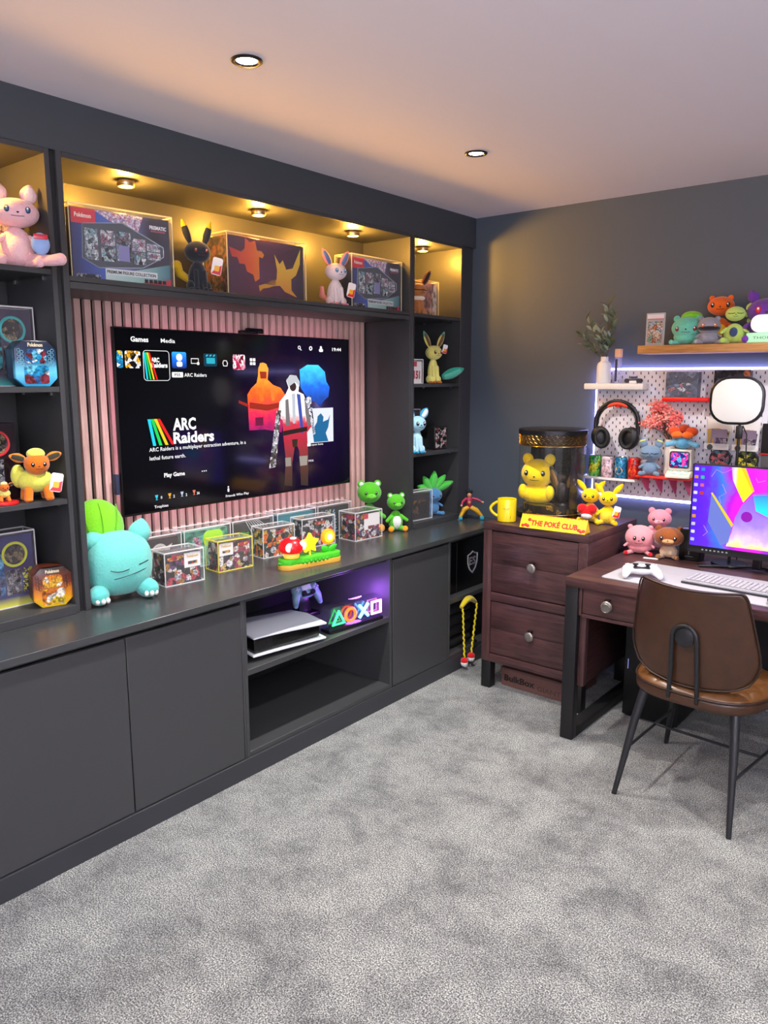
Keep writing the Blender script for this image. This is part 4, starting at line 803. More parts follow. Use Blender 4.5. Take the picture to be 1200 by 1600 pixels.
# body lies along the cabinet; +X of its own frame runs along the wall, -Y towards the room
def wave(x, k): return .012 * math.cos((x + .2) * 6) * k
def shell(z0, th, k, w0, w1):
    b = bmesh.new(); rows = []
    for i in range(17):
        x = -.2 + .4 * i / 16; rows.append([b.verts.new((x, yy, z0 + wave(x, k) + (.014 * (1 - abs(yy) / .14) if k > 0 else 0) + dz)) for dz in (0, th) for yy in ((w0, w0 * .5, 0, w1 * .5, w1) if dz == 0 else (w1, w1 * .5, 0, w0 * .5, w0))])
    for a, c in zip(rows, rows[1:]):
        for j in range(10): b.faces.new((a[j], a[(j + 1) % 10], c[(j + 1) % 10], c[j]))
    b.faces.new(rows[0]); b.faces.new(rows[-1][::-1]); return B()._m(b)
obj('lower_cover', shell(.016, .006, .5, -.135, .125), mat('#dfe3e8', .35), t)
obj('console_body', B().box(-.185, .178, -.118, .115, .024, .09, .008), mat('#0a0a0c', .18), t)
obj('upper_cover', shell(.090, .007, 1, -.14, .125), mat('#d8dee6', .38), t)
obj('console_foot', B().box(-.1, -.06, -.09, -.05, 0, .02, .003).box(.08, .12, -.09, -.05, 0, .02, .003).box(-.1, -.06, .05, .09, 0, .02, .003).box(.08, .12, .05, .09, 0, .02, .003), BLACK, t)
b = B()
for k in range(12): b.box(-.16 + k * .006, -.158 + k * .006, -.1195, -.1175, .034, .08)
obj('vent_slots', b, mat('#1c1c20', .5), t)
def pad(name, label, loc, rz, tilt=(0, 0, 0), shellc='#e8eaee', mid='#17181c'):
    t = thing(name, label, 'game controller', loc, rz); t.rotation_euler = tuple(math.radians(a) for a in (tilt[0], tilt[1], rz))
    m = mat(shellc, .35)
    obj('controller_body', B().ell((0, 0, .03), (.062, .035, .02), seg=24, rings=14).ell((-.048, .008, .03), (.032, .036, .022)).ell((.048, .008, .03), (.032, .036, .022)), m, t, ang=80)
    for s in (-1, 1):
        obj('grip', B().tube([(s * .05, .01, .03), (s * .066, -.03, .026), (s * .074, -.062, .016)], [.024, .02, .013], 14).ell((s * .074, -.062, .016), (.0132, .0132, .0132), seg=14, rings=8), m, t, ang=80)
        st_ = obj('thumbstick', B().cyl((s * .026, -.014, .045), (s * .026, -.014, .056), .007).cyl((s * .026, -.014, .056), (s * .026, -.014, .060), .0125), mat('#0f0f11', .5), t)
        obj('trigger', B().box(s * .052 - .016, s * .052 + .016, .03, .044, .024, .04, .005), mat('#101013', .3), t)
    obj('touch_pad', B().box(-.028, .028, .0, .03, .044, .0505, .003), mat('#d8dbe0', .4) if shellc != mid else m, t)
    obj('centre_plate', B().box(-.036, .036, -.03, .004, .04, .0475, .004), mat(mid, .3), t)
    b = B()
    for a, c in ((0, 1), (1, 0), (0, -1), (-1, 0)): b.cyl((.055 + a * .011, .01 + c * .011, .045), (.055 + a * .011, .01 + c * .011, .0535), .0045)
    obj('face_buttons', b, mat('#c8ccd2', .3), t)
    obj('direction_pad', B().box(-.068, -.042, .0065, .0135, .046, .0535, .001).box(-.0585, -.0515, -.003, .023, .046, .0534, .001), mat('#c8ccd2', .3), t)
    return t
pad('game_controller', 'pale blue-grey controller propped on a black dock behind the icon light', (-2.70, 2.66, SH + .115), 80, (58, 0, 0), '#7f9fbc', '#17181c')
t = thing('charging_dock', 'black charging dock under the pale blue controller in the open cabinet', 'charging dock', (-2.70, 2.66, SH), 84)
obj('dock_base', B().box(-.075, .075, -.05, .05, 0, .02, .006), mat('#101012', .2), t); obj('dock_column', B().box(-.04, .04, -.02, .03, .02, .112, .006), mat('#141417', .25), t)
# icon light
t = thing('symbol_light', 'clear block light with glowing triangle, circle, cross and square symbols', 'lamp', (-2.392, 2.70, SH), 84)
obj('lamp_base', B().box(-.175, .175, -.028, .045, 0, .02, .006), mat('#17141f', .15), t)
obj('clear_block', B().box(-.17, .17, -.02, .04, .021, .125, .003), clear('#e8e8ff', .01), t)
def neon(pts, col, r=.0075, closed=True, s=7, name='neon_symbol'):
    o = obj(name, B().tube([(a, -.027, c) for a, c in pts], r, 8, closed), mat('#000000', .3, emit=s, ecol=col), t)
    obj('neon_depth', B().tube([(a * 1.0 - .004, .0, c + .004) for a, c in pts], r * .6, 6, closed), mat('#000000', .3, emit=s * .12, ecol=col), o)
    return o
neon([(-.155, .042), (-.085, .042), (-.12, .102)], '#30ff70', s=4.5); neon([(-.045 + .031 * math.cos(k * PI / 12), .071 + .031 * math.sin(k * PI / 12)) for k in range(24)], '#ff4a18', s=5)
neon([(.012, .042), (.07, .104)], '#60c0ff', closed=False, s=6); neon([(.07, .042), (.012, .104)], '#60c0ff', closed=False, s=6)
neon([(.096, .044), (.154, .044), (.154, .102), (.096, .102)], '#ff90f0', s=6)
for a, c, e in ((-.12, (.1, 1, .3), .5), (-.045, (1, .2, .05), .5), (.04, (.2, .35, 1), .9), (.11, (.42, .12, 1), 2.6)):
    r = math.radians(84); light('symbol_glow', 'POINT', (-2.392 + a * math.cos(r) + .045 * math.sin(r), 2.70 + a * math.sin(r) - .0 * math.cos(r) , SH + .10), e, c, shadow_soft_size=.05).location.x = -2.352 - (.0 if a < .1 else .13)

# ============================================================ DRAWER CHEST
DW = lambda ax, seed=0: wood('#1c1014', '#5c3c3a', ax, 5, .38, stretch=16, seed=seed)
IRON = mat('#0e0e10', .5)
ch = thing('drawer_chest', 'dark wooden two-drawer chest on black legs between worktop and desk', 'chest of drawers', (-1.8225, 3.72, 0))
def cp(name, x0, x1, y0, y1, z0, z1, m, bev=.0025, parent=None, p=None, label=None):
    p = p or ch; l = p.location; return obj(name, B().box(x0 - l.x, x1 - l.x, y0 - l.y, y1 - l.y, z0, z1, bev), m, parent or p, label=label)
cx0, cx1, cy0, cy1 = -2.115, -1.53, 3.42, 4.02
cp('top_board', cx0, cx1, cy0, cy1, .868, .905, DW(0, 1)); cp('side_panel', cx0, cx0 + .05, cy0, cy1, .15, .8675, DW(2, 2)); cp('side_panel', cx1 - .05, cx1, cy0, cy1, .15, .8675, DW(1, 3))
cp('bottom_board', cx0 + .0505, cx1 - .0505, cy0, cy1, .15, .195, DW(0, 4)); cp('middle_rail', cx0 + .0505, cx1 - .0505, cy0, cy0 + .04, .49, .535, DW(0, 5)); cp('back_panel', cx0 + .0505, cx1 - .0505, cy1 - .02, cy1, .1955, .8675, DW(0, 6))
for z0, z1, sd in ((.538, .865, 7), (.198, .487, 9)):
    zm = z0 + (z1 - z0) * .48
    d = cp('drawer', cx0 + .053, cx1 - .053, cy0 + .012, cy0 + .30, z0 + .003, z1 - .003, DW(0, sd)); l = ch.location
    for k, (a, c) in enumerate(((z0 + .003, zm - .0008), (zm + .0008, z1 - .003))): obj('board', B().box(cx0 + .053 - l.x, cx1 - .053 - l.x, cy0 + .004 - l.y, cy0 + .0118 - l.y, a, c, .0015), DW(0, sd + k * 3), d)
    def knob(parent, kx, kz, y):
        b = B().cyl((kx, y, kz), (kx, y - .022, kz), .008).xf(Matrix.Identity(4)); b.lathe([(0, 0), (.021, 0), (.0245, .003), (.0245, .009), (.021, .012), (0, .013)], (0, 0, 0), 28)
        return b
    k0 = B().cyl((0, 0, 0), (0, -.02, 0), .007); kk = B().lathe([(0, 0), (.0215, 0), (.025, .003), (.025, .009), (.021, .013), (.012, .0145), (0, .0145)]).xf(Matrix.Translation((0, -.016, 0)) @ Matrix.Rotation(math.radians(90), 4, 'X'))
    kz = (z0 + z1) / 2; KM = mat('#8c8780', .38, .75, (200, .3, .001))
    kn = obj('knob', kk.move((0, cy0 + .004 - l.y, kz)), KM, d); obj('knob_hinge', k0.box(-.012, .012, -.018, -.0, .018, .032, .002).move((0, cy0 + .004 - l.y, kz)), mat('#1c1a1a', .5, .6), d)
for x in (cx0 + .002, cx1 - .057):
    cp('leg_frame', x, x + .055, cy0 + .002, cy0 + .057, 0, .1495, IRON, .002); cp('leg_frame', x, x + .055, cy1 - .06, cy1 - .005, 0, .1495, IRON, .002)
t = thing('storage_crate', 'brown card box lettered BulkBox on the carpet under the drawer chest', 'box', (-1.835, 3.50, 0), -1.5)
obj('crate_body', B().box(-.20, .19, 0, .35, 0, .092, .003), mat('#6b4a42', .6, var=.15, bump=(40, .3)), t); obj('lid_edge', B().box(-.203, .193, -.003, .353, .0925, .104, .002), mat('#5c3e38', .6), t)
text('lettering', 'BulkBox', mat('#0c0a0a', .5), t, -.18, -.001, .032, .034, .185, .03); text('lettering', 'GIANT', mat('#4c342e', .6), t, .02, -.001, .024, .024, .14, .02)

# corner cabinet contents
t = thing('storage_case', 'black storage box with a white shield crest in the corner cabinet', 'box', (-2.40, 3.80, .4305), 90)
obj('case_body', B().box(-.33, .2, .0, .3, 0, .30, .006), mat('#08080a', .35), t); obj('case_seam', B().box(-.205, -.2, -.002, .0, .0, .30), mat('#26282c', .4), t)
sh = [(-.06, .2), (-.035, .205), (-.01, .217), (.015, .205), (.04, .2), (.038, .15), (.02, .115), (-.01, .09), (-.04, .115), (-.058, .15)]
obj('crest_outline', B().tube([(a * 1.0 - .03, -.002, c) for a, c in sh], .0045, 6, True), mat('#d8dade', .4), t)
text('crest_lettering', 'ES', mat('#d8dade', .4), t, -.075, -.002, .14, .045, .07, .03)
for k in range(4):
    b = B().tube([(-2.42 + .004 * (k % 2), 3.462, .134 + k * .065), (-2.42 - .004 * (k % 2), 3.6, .137 + k * .065), (-2.42, 3.74, .134 + k * .065)], [.029, .031, .029], 16)
    tag(obj('rolled_mat', b.move((2.42, -3.6, -.105)), mat(('#101114', '#15161a')[k % 2], .75, bump=(40, .5, .004)), None, (-2.42, 3.6, .105)), ('lowest', 'second from bottom', 'third from bottom', 'topmost')[k] + ' of four rolled black mats stacked in the corner cabinet', 'mat', 'rolled black mats')
t = thing('bobble_headband', 'yellow padded band with two twisted cords ending in red and white bobbles', 'headband', (-2.318, 3.60, .0), 90)
obj('padded_band', B().tube([(-.075 + .03 * 0 + .15 * k / 12, .0, .375 + .035 * math.sin(PI * k / 12)) for k in range(13)], [.010 + .008 * math.sin(PI * k / 12) for k in range(13)], 12), plushm('#c8b41c'), t)
for s, x1, z1 in ((-1, -.048, .075), (1, .022, .085)):
    pts = [(s * .073 + (x1 - s * .073) * k / 30 + .003 * math.cos(k * 1.9), -.012 + .003 * math.sin(k * 1.9), .37 + (z1 - .37) * k / 30) for k in range(31)]
    c = obj('cord', B().tube(pts, .0055, 6), mat('#e0cc1c', .8), t)
    obj('bobble_top', B().ell((x1, -.012, z1 - .018), (.022, .022, .02)), plushm('#c8181c'), c); obj('bobble_bottom', B().ell((x1, -.012, z1 - .032), (.0215, .0215, .022)), plushm('#e8e6e2'), c)

# ---- on the chest
CH = .9055
t = thing('mug', 'bright yellow mug on the left corner of the drawer chest', 'mug', (-2.035, 3.515, CH), 20)
YM = mat('#e8cc10', .22, coat=.5)
obj('mug_body', B().lathe([(0, 0), (.044, 0), (.049, .004), (.0495, .118), (.0485, .12), (.046, .118), (.045, .01), (0, .008)], n=40), YM, t)
obj('handle', B().tube([(-.046 - .040 * math.sin(PI * k / 12) ** .8, 0, .102 - .078 * k / 12) for k in range(13)], .0078, 12), YM, t)
obj('printed_lines', B().tube([(.004 * k - .012, -.0500 * math.cos((.004 * k - .012) / .05), .072 + .002 * math.sin(k)) for k in range(9)], .0009, 5).tube([(.026, -.043, .034), (.027, -.0425, .026), (.025, -.0436, .02)], .0009, 5), mat('#4a3a10', .4), t)
# cylinder display
t = thing('cylinder_display', 'tall clear cylinder display with black lid and gold filigree band', 'display case', (-1.93, 3.80, CH), 14)
R_ = .182
obj('base', B().lathe([(0, 0), (R_, 0), (R_, .022), (R_ - .004, .03), (R_ - .006, .03), (0, .03)], n=48), mat('#0a0a0c', .2), t)
obj('clear_wall', B().lathe([(R_ - .006, .03), (R_ - .006, .452)], n=48), clear('#f4f4f0', .015), t)
obj('lid', B().lathe([(R_ - .004, .452), (R_, .453), (R_, .472), (R_ - .006, .476), (0, .476)], n=48), mat('#0c0d12', .3), t)
GOLD = mat('#c8a04c', .25, .9)
def lattice(z0, z1, n, rows, r=.0014):
    b = B()
    for j in range(rows):
        z = z0 + (z1 - z0) * (j + .5) / rows; h = (z1 - z0) / rows * .46
        for i in range(n):
            a = 2 * PI * (i + .5 * (j % 2)) / n; w_ = 2 * PI / n * .46
            b.tube([((R_ - .0045) * math.cos(a + w_ * math.cos(q * PI / 2)), (R_ - .0045) * math.sin(a + w_ * math.cos(q * PI / 2)), z + h * math.sin(q * PI / 2)) for q in range(4)], r, 4, True)
    return b
obj('band', B().lathe([(R_ - .0062, .392), (R_ - .0058, .394), (R_ - .0058, .451), (R_ - .0062, .4515)], n=48), mat('#16110a', .3), t)
obj('gold_filigree', lattice(.396, .45, 40, 3, .0009), GOLD, t, kind='stuff'); obj('gold_ring', B().tube([((R_ - .005) * math.cos(k * PI / 24), (R_ - .005) * math.sin(k * PI / 24), .391) for k in range(48)], .0016, 6, True).tube([((R_ - .003) * math.cos(k * PI / 24), (R_ - .003) * math.sin(k * PI / 24), .033) for k in range(48)], .002, 6, True), GOLD, t)
bk = B(); n = 24; tt = bmesh.new(); r0 = R_ - .012; ring = [[tt.verts.new((r0 * math.cos(-.75 + 3.3 * i / n), r0 * math.sin(-.75 + 3.3 * i / n), z)) for i in range(n + 1)] for z in (.032, .39)]
for i in range(n): tt.faces.new((ring[0][i], ring[0][i + 1], ring[1][i + 1], ring[1][i]))
bk._m(tt); obj('backing_card', bk, art(['#15141a', '#1e1c22', '#15141a', '#3c3420', '#15141a'], 26, 4), t)
b = B()
for j in range(5):
    for i in range(4):
        a = -.62 + i * .30 + .15 * (j % 2); z = .07 + j * .065; b.tube([(r0 * .985 * math.cos(a + .11 * math.cos(q * PI / 6)), r0 * .985 * math.sin(a + .11 * math.cos(q * PI / 6)), z + .02 * math.sin(q * PI / 6)) for q in range(12)], .0009, 4, True)
obj('gold_circle_print', b, GOLD, t, kind='stuff')
obj('plinth_band', B().lathe([(.15, .03), (.15, .075), (.14, .078), (0, .078)], n=40), art(['#0f0e10', '#0f0e10', '#8a6a2c', '#2a2218'], 40, 3), t)
ty = thing('soft_toy', 'large plain yellow bear-like toy inside the clear cylinder', 'soft toy', (-1.995, 3.775, CH + .0785), 12)
YP = plushm('#ffd810'); P(ty, 'body', (0, 0, .05), (.085, .07, .065), YP, taper=-.2); hc, hr = (0, -.012, .155), (.09, .075, .078); hd = P(ty, 'head', hc, hr, YP, seg=28, rings=18); face(hd, hc, hr, .5, .08, .015, EYE, mat('#3a2010', .3)); 
for s in (-1, 1): P(ty, 'ear', (s * .06, 0, .228), (.030, .018, .034), YP, (0, s * 20, 0)); P(ty, 'arm', (s * .075, -.035, .055), (.025, .028, .04), YP)
t2 = thing('figurine', 'dark figure with gold edges standing inside the clear cylinder', 'figurine', (-1.845, 3.765, CH + .0785), 14)
obj('stand', B().lathe([(0, 0), (.045, 0), (.043, .008), (0, .01)], n=24), mat('#101012', .3), t2); P(t2, 'body', (0, 0, .07), (.035, .03, .06), mat('#1c1614', .35)); P(t2, 'head', (0, -.005, .145), (.03, .027, .028), mat('#2a1e14', .35))
for s in (-1, 1): ear(t2, 'wing', (s * .02, .0, .08), (s * .07, 0, .2), .026, mat('#181416', .4), mat('#7a5a24', .35, .6)); 
# sign
t = thing('table_sign', 'yellow three-sided card sign with red lettering on the chest front edge', 'sign', (-1.73, 3.455, CH), 3.5)
obj('card_prism', B().prism([(-.035, .001), (.035, .001), (0, .066)], -.172, .172, 'yz'), mat('#f2c81c', .4), t)
SM = mat('#d8281c', .4); rot = Matrix.Rotation(math.atan2(.065, .035), 4, 'X')
mtx = Matrix.Translation((-.105, -.0325, .0065)) @ rot
text('lettering', 'THE POKÉ CLUB', SM, t, 0, 0, 0, .026, .245, .05, rotm=Matrix.Translation((-.115, -.0268, .0165)) @ rot)
b = B()
for x, u in ((-.155, .012), (-.14, .016), (-.128, .012), (.138, .018), (.15, .012), (.162, .016), (-.125, .045)): b.ell((x, u, 0), (.010, .009, .0012), seg=12, rings=6)
obj('red_dots', b.xf(Matrix.Translation((0, -.035, .001)) @ rot), SM, t)
b = B()
for k in range(19): b.box(-.165 + k * .018, -.157 + k * .018, -.004, .004, .0655, .0668)
obj('striped_edge', b, SM, t)
# two yellow toys
def yellow(label, x, y, rz, H, sc=None):
    t = sitter(label, x, y, CH + .0005, rz, H, '#f0cc10', belly='#f4d63a', hw=.27, hh=.22, bw=.25, bh=.28, earf=ears_long('#f0cc10', None, '#e8b80c', .30, .08, .55), er=.009)
    return t
t = yellow('yellow soft toy hugging a red heart, nearer the clear cylinder', -1.695, 3.79, 12, .175)
b = B().ell((-.022, -.075, .075), (.03, .02, .026), (0, 25, 0)).ell((.022, -.075, .075), (.03, .02, .026), (0, -25, 0)).ell((0, -.077, .055), (.033, .02, .03)); obj('heart_cushion', b, plushm('#d0181c'), t, ang=80); P(t, 'heart_patch', (0, -.082, .042), (.028, .02, .018), plushm('#e8e4e0'))
t = yellow('yellow soft toy with a paper tag, at the right corner of the drawer chest', -1.592, 3.775, 18, .17); hangtag(t, .05, -.075, .075, .06)
# figurine on the worktop near the corner
t = thing('action_figure', 'small martial fighter figurine in red top and yellow trousers, wide stance', 'figurine', (-2.535, 3.93, CT + .0005), 40)
SK = mat('#d89a70', .45); RD = mat('#a8284c', .5); YL = mat('#d8a41c', .5); TL = mat('#28a0b8', .4)
def hum(name, pts, rr, m): return obj(name, B().tube(pts, rr, 12).ell(pts[-1], (rr[-1],) * 3, seg=12, rings=8).ell(pts[0], (rr[0],) * 3, seg=12, rings=8), m, t, ang=80)
hum('trouser_leg', [(-.008, 0, .075), (-.035, -.006, .062), (-.056, -.012, .02)], [.014, .016, .010], YL); hum('trouser_leg', [(.008, 0, .075), (.04, -.006, .058), (.072, -.004, .024)], [.014, .016, .010], YL)
obj('boot', B().box(-.068, -.044, -.03, .0, 0, .02, .005), TL, t); obj('boot', B().box(.062, .088, -.02, .008, 0, .022, .005), TL, t)
hum('torso', [(0, 0, .078), (-.003, -.002, .10), (-.004, -.004, .122)], [.014, .018, .021], RD); P(t, 'sash', (0, 0, .084), (.018, .014, .006), mat('#3a4ab0', .5))
P(t, 'bare_chest', (-.004, -.017, .112), (.010, .008, .016), SK)
hum('arm', [(-.024, -.004, .128), (-.045, -.02, .112), (-.052, -.035, .095)], [.009, .008, .006], RD); P(t, 'hand', (-.054, -.04, .092), (.007, .007, .007), SK)
hum('arm', [(.018, -.004, .13), (.045, -.01, .125), (.068, -.022, .112)], [.009, .008, .006], RD); P(t, 'hand', (.075, -.026, .11), (.008, .006, .006), SK)
hd = P(t, 'head', (-.004, -.008, .152), (.013, .014, .017), SK); b = B()
for k in range(9):
    a = k * 2 * PI / 9; b.cyl((-.004 + .006 * math.cos(a), -.003 + .006 * math.sin(a), .16), (-.004 + .024 * math.cos(a), .002 + .02 * math.sin(a), .172 + .008 * (k % 3)), .009, .001, 8)
b.ell((-.004, -.002, .163), (.014, .014, .012)); obj('hair', b, mat('#0e0c0e', .5), hd)
for s in (-1, 1): obj('eye', B().ell((-.004 + s * .005, -.0215, .154), (.0018, .001, .0012), seg=8, rings=6), EYE, hd)
obj('foot_plate', B().prism(disc(.012, -.062, -.014, 16), -.0, .0012, 'xy'), mat('#a8c0c8', .3), t)

# ============================================================ DESK
dk = thing('desk', 'dark wooden desk with one drawer on black metal loop legs', 'desk', (-.85, 3.55, 0))
def dp(name, x0, x1, y0, y1, z0, z1, m, bev=.0025, parent=None, label=None): return cp(name, x0, x1, y0, y1, z0, z1, m, bev, parent, dk, label)
dx0, dx1, dy0, dy1 = -1.503, -.1, 3.13, 4.0; l = dk.location
for k in range(4): dp('top_board', dx0, dx1, dy0 + k * .2175, dy0 + (k + 1) * .2175 - .0006, .728, .77, DW(0, 11 + k), .0018)
dp('apron', -1.44, -1.425, dy0 + .012, dy0 + .05, .598, .7275, DW(2, 15)); dp('apron', -1.4245, -.9, dy0 + .012, dy0 + .05, .593, .609, DW(0, 16)); dp('apron', -.915, -.9, dy0 + .012, dy0 + .05, .6095, .7275, DW(2, 17))
dr = dp('drawer', -1.421, -.919, dy0 + .014, dy0 + .35, .612, .7245, DW(0, 18))
kk = B().lathe([(0, 0), (.022, 0), (.0255, .003), (.0255, .008), (.021, .0125), (0, .014)]).xf(Matrix.Translation((0, -.014, 0)) @ Matrix.Rotation(math.radians(90), 4, 'X')).tube([(.019 * math.cos(q * PI / 9), -.030, -.004 + .019 * math.sin(q * PI / 9)) for q in range(18)], .002, 6, True)
obj('knob', kk.move((-1.302 - l.x, dy0 + .014 - l.y, .667)), mat('#8c8780', .38, .75), dr); obj('knob_hinge', B().box(-.012, .012, -.02, 0, .02, .032, .002).move((-1.302 - l.x, dy0 + .014 - l.y, .667)), mat('#1c1a1a', .5, .6), dr)
for x in (dx0 + .002, dx1 - .062):
    f = B().box(x - l.x, x + .06 - l.x, dy0 + .004 - l.y, dy0 + .05 - l.y, 0, .727, .002).box(x - l.x, x + .06 - l.x, dy1 - .06 - l.y, dy1 - .014 - l.y, 0, .727, .002).box(x - l.x, x + .06 - l.x, dy0 + .05 - l.y, dy1 - .06 - l.y, 0, .045, .002).box(x - l.x, x + .06 - l.x, dy0 + .05 - l.y, dy1 - .06 - l.y, .69, .727, .002)
    obj('leg_frame', f, IRON, dk)
dp('inner_post', -1.44, -1.408, dy0 + .03, dy0 + .062, .26, .592, DW(2, 19)); dp('modesty_panel', -1.44, -.17, 3.9, 3.915, .18, .69, mat('#141013', .6))
DT = .7705
t = thing('computer_tower', 'black computer tower with a thin lit strip under the desk', 'computer', (-1.2, 3.62, 0)); obj('tower_body', B().box(-.17, .10, -.08, .25, .012, .46, .006), mat('#07070a', .4), t); obj('feet', B().box(-.16, -.13, -.06, .2, 0, .0115).box(.05, .08, -.06, .2, 0, .0115), BLACK, t); obj('light_strip', B().box(-.152, -.148, -.0812, -.0802, .25, .30), em('#8888d0', .8), t)
# desk mat
t = thing('desk_mat', 'large white printed desk mat under the keyboard', 'desk mat', (-.9, 3.40, DT - .0003), -2)
obj('mat_sheet', B().prism(rpoly(.94, .40, .02, 0, 0), 0, .003, 'xy', .001), mat('#a9a9af', .65), t)
obj('stitched_edge', B().tube([(a, c, .003) for a, c in rpoly(.936, .396, .02)], .0012, 5, True), mat('#8c8c94', .7), t)
b = B()
for k in range(5): b.box(-.30 + k * .02, -.285 + k * .02, .05 + .008 * (k % 2), .056 + .008 * (k % 2), .0031, .0034)
obj('printed_marks', b.box(-.44, -.41, -.17, -.165, .0031, .0034), mat('#a8a0a8', .6), t)
pad('game_controller', 'white and black game controller lying on the white desk mat', (-1.238, 3.335, DT + .003), 28, (0, 0, 0), '#dfe1e6', '#1a1b1f')
t = thing('keyboard', 'slim white keyboard with dark front edge on the desk mat', 'keyboard', (-.865, 3.40, DT + .0032), -3)
obj('keyboard_case', B().box(-.19, .17, -.075, .075, 0, .016, .004), mat('#9c9ca4', .5), t); obj('front_edge', B().box(-.19, .17, -.0785, -.0755, .001, .009), mat('#2c2c34', .4), t)
kproto = None
for r_ in range(5):
    for c_ in range(17):
        x = -.178 + c_ * .0205; y = -.062 + r_ * .0265
        if kproto is None: kproto = obj('key', B().box(x, x + .0175, y, y + .019, .0165, .0215, .002, 1), mat('#a9a7ae', .5), t)
        else: o = kproto.copy(); C.objects.link(o); o.parent = t; o.location = (c_ * .0205, r_ * .0265, 0)
tag(obj('purple_sticker_card', B().prism([(-.06, -.012), (-.03, .02), (0, .008), (.06, -.004), (.02, -.02)], 0, .002, 'xy'), mat('#8a7a98', .5), None, (-.93, 3.53, DT + .0033)), 'small purple-grey cut card lying behind the keyboard', 'card')
t = thing('mouse', 'dark computer mouse at the right end of the desk mat', 'mouse', (-.66, 3.235, DT + .0032), 10); obj('mouse_shell', B().ell((0, 0, .016), (.032, .052, .018), seg=24, rings=14), mat('#2c2830', .35), t); obj('scroll_wheel', B().cyl((-.004, -.026, .03), (.004, -.026, .03), .007), BLACK, t)
tag(obj('paper_note', B().box(-.04, .03, -.015, .015, 0, .0015, .0005), WHITE, None, (-1.33, 3.72, DT), (0, 0, .2)), 'small white paper label lying on the desk before the brown soft toy', 'paper')
# monitor
MX0, MX1, MY = -1.157, -.565, 3.70
mo = thing('monitor', 'black computer monitor showing a neon purple and yellow wallpaper', 'monitor', ((MX0 + MX1) / 2, MY, DT)); mw = MX1 - MX0
obj('bezel', B().box(-mw / 2, mw / 2, .0005, .03, .066, .486, .004).box(-.12, .12, .03, .05, .14, .38, .006), mat('#0a0a0c', .35), mo)
obj('chin', B().box(-mw / 2 + .002, mw / 2 - .002, -.002, .0004, .067, .098, .001), mat('#131318', .3), mo)
sx0, sx1, sz0, sz1 = -mw / 2 + .008, mw / 2 - .008, .100, .480
WALLP = grad([(0, '#3a10c8'), (.12, '#4a18d8'), (.2, '#2060e8'), (.3, '#8a10d8'), (.45, '#d812d0'), (.6, '#7820d8'), (.8, '#3a3ae0'), (1, '#c81cc0')], 'X', (sx0, sx1), .75, noise=.35, nscale=7)
obj('screen', B().box(sx0, sx1, -.0004, .0004, sz0, sz1), WALLP, mo)
def mflat(name, pts, m, y=-.0008): return obj(name, B().prism([(a - mo.location.x, c - DT) for a, c in pts], y - .0005, y), m, mo)
LIL = em('#8a78e8', .85); YEL = em('#f4d81c', .95)
mflat('wallpaper_shape', [(-.985, 1.25), (-.935, 1.25), (-.885, 1.15), (-.925, 1.095), (-.975, 1.19)], grad([(0, '#f4dc18'), (.5, '#f0d020'), (1, '#9080f0')], 'X', (-.07, -.12), .9)); mflat('wallpaper_shape', [(-.945, 1.25), (-.925, 1.25), (-.882, 1.15), (-.89, 1.142)], YEL, -.0014)
mflat('wallpaper_shape', [(-1.065, 1.12), (-.965, .985), (-.975, .90), (-1.01, .885), (-1.03, .92), (-1.072, .99)], em('#7a8ae8', .85)); mflat('wallpaper_shape', [(-1.068, 1.125), (-1.06, 1.128), (-.96, .99), (-.966, .975)], YEL, -.0014)
mflat('wallpaper_shape', [(-.884, 1.135), (-.93, 1.08), (-.955, 1.02), (-.965, .95), (-.985, .885), (-.585, .885), (-.585, 1.15), (-.75, 1.17)], grad([(0, '#e8dc20'), (.25, '#a890cc'), (.5, '#8068d8'), (1, '#6c48d0')], 'Z', (.10, .36), .7, noise=.5, nscale=16))
mflat('wallpaper_shape', [(-.885, 1.13), (-.70, 1.155), (-.69, 1.05), (-.80, 1.03), (-.87, 1.06)], grad([(0, '#12b8e8'), (1, '#2a60d8')], 'Z', (.27, .37), .95), -.0018); obj('wallpaper_line', B().tube([(a - mo.location.x, -.002, c - DT) for a, c in [(-.885, 1.13), (-.70, 1.155), (-.69, 1.05), (-.80, 1.03), (-.87, 1.06)]], .0022, 5, True), em('#e060e0', 1), mo)
mflat('wallpaper_shape', [(-.905 + a, 1.03 + c) for a, c in disc(.024, 0, 0, 20)], em('#a010c0', .95), -.0018)
b = B()
for pts in ([(-1.02, 1.17), (-1.0, 1.13), (-1.03, 1.11), (-1.02, 1.08)], [(-.985, 1.24), (-1.02, 1.22), (-1.05, 1.235), (-1.07, 1.20)], [(-.84, 1.20), (-.87, 1.19), (-.88, 1.21)], [(-1.09, .97), (-1.07, .94), (-1.09, .92)]): b.tube([(a - mo.location.x, -.0012, c - DT) for a, c in pts], .0012, 4)
obj('wallpaper_line', b, em('#e8a0f8', .9), mo)
pal = ['#e8ecf4', '#f4f4f8', '#e8a020', '#3a90e8', '#d8d8e8', '#40c8b0', '#f0f0f8', '#e86a90', '#c8d0f0', '#d84030']
for r_ in range(10):
    for c_ in range(2 if r_ < 4 else 1):
        mflat('desktop_icon', rpoly(.017, .015, .003, -1.137 + c_ * .028, 1.232 - r_ * .037), em(pal[(r_ * 2 + c_ * 3) % 10], .85), -.001)
b = B()
for k in range(7): b.box(-.23 + k * .018, -.222 + k * .018, -.0034, -.003, .081, .087)
obj('taskbar_icons', b, em('#c8c8d0', .6), mo)
mf = obj('stand_foot', B().tube([(-.235, -.01, .006), (-.02, .12, .008), (.02, .12, .008), (.235, -.01, .006)], .0065, 8), mat('#16161c', .35), mo); obj('stand_neck', B().box(-.02, .02, .06, .075, .01, .25, .004), mat('#16161c', .35), mo)
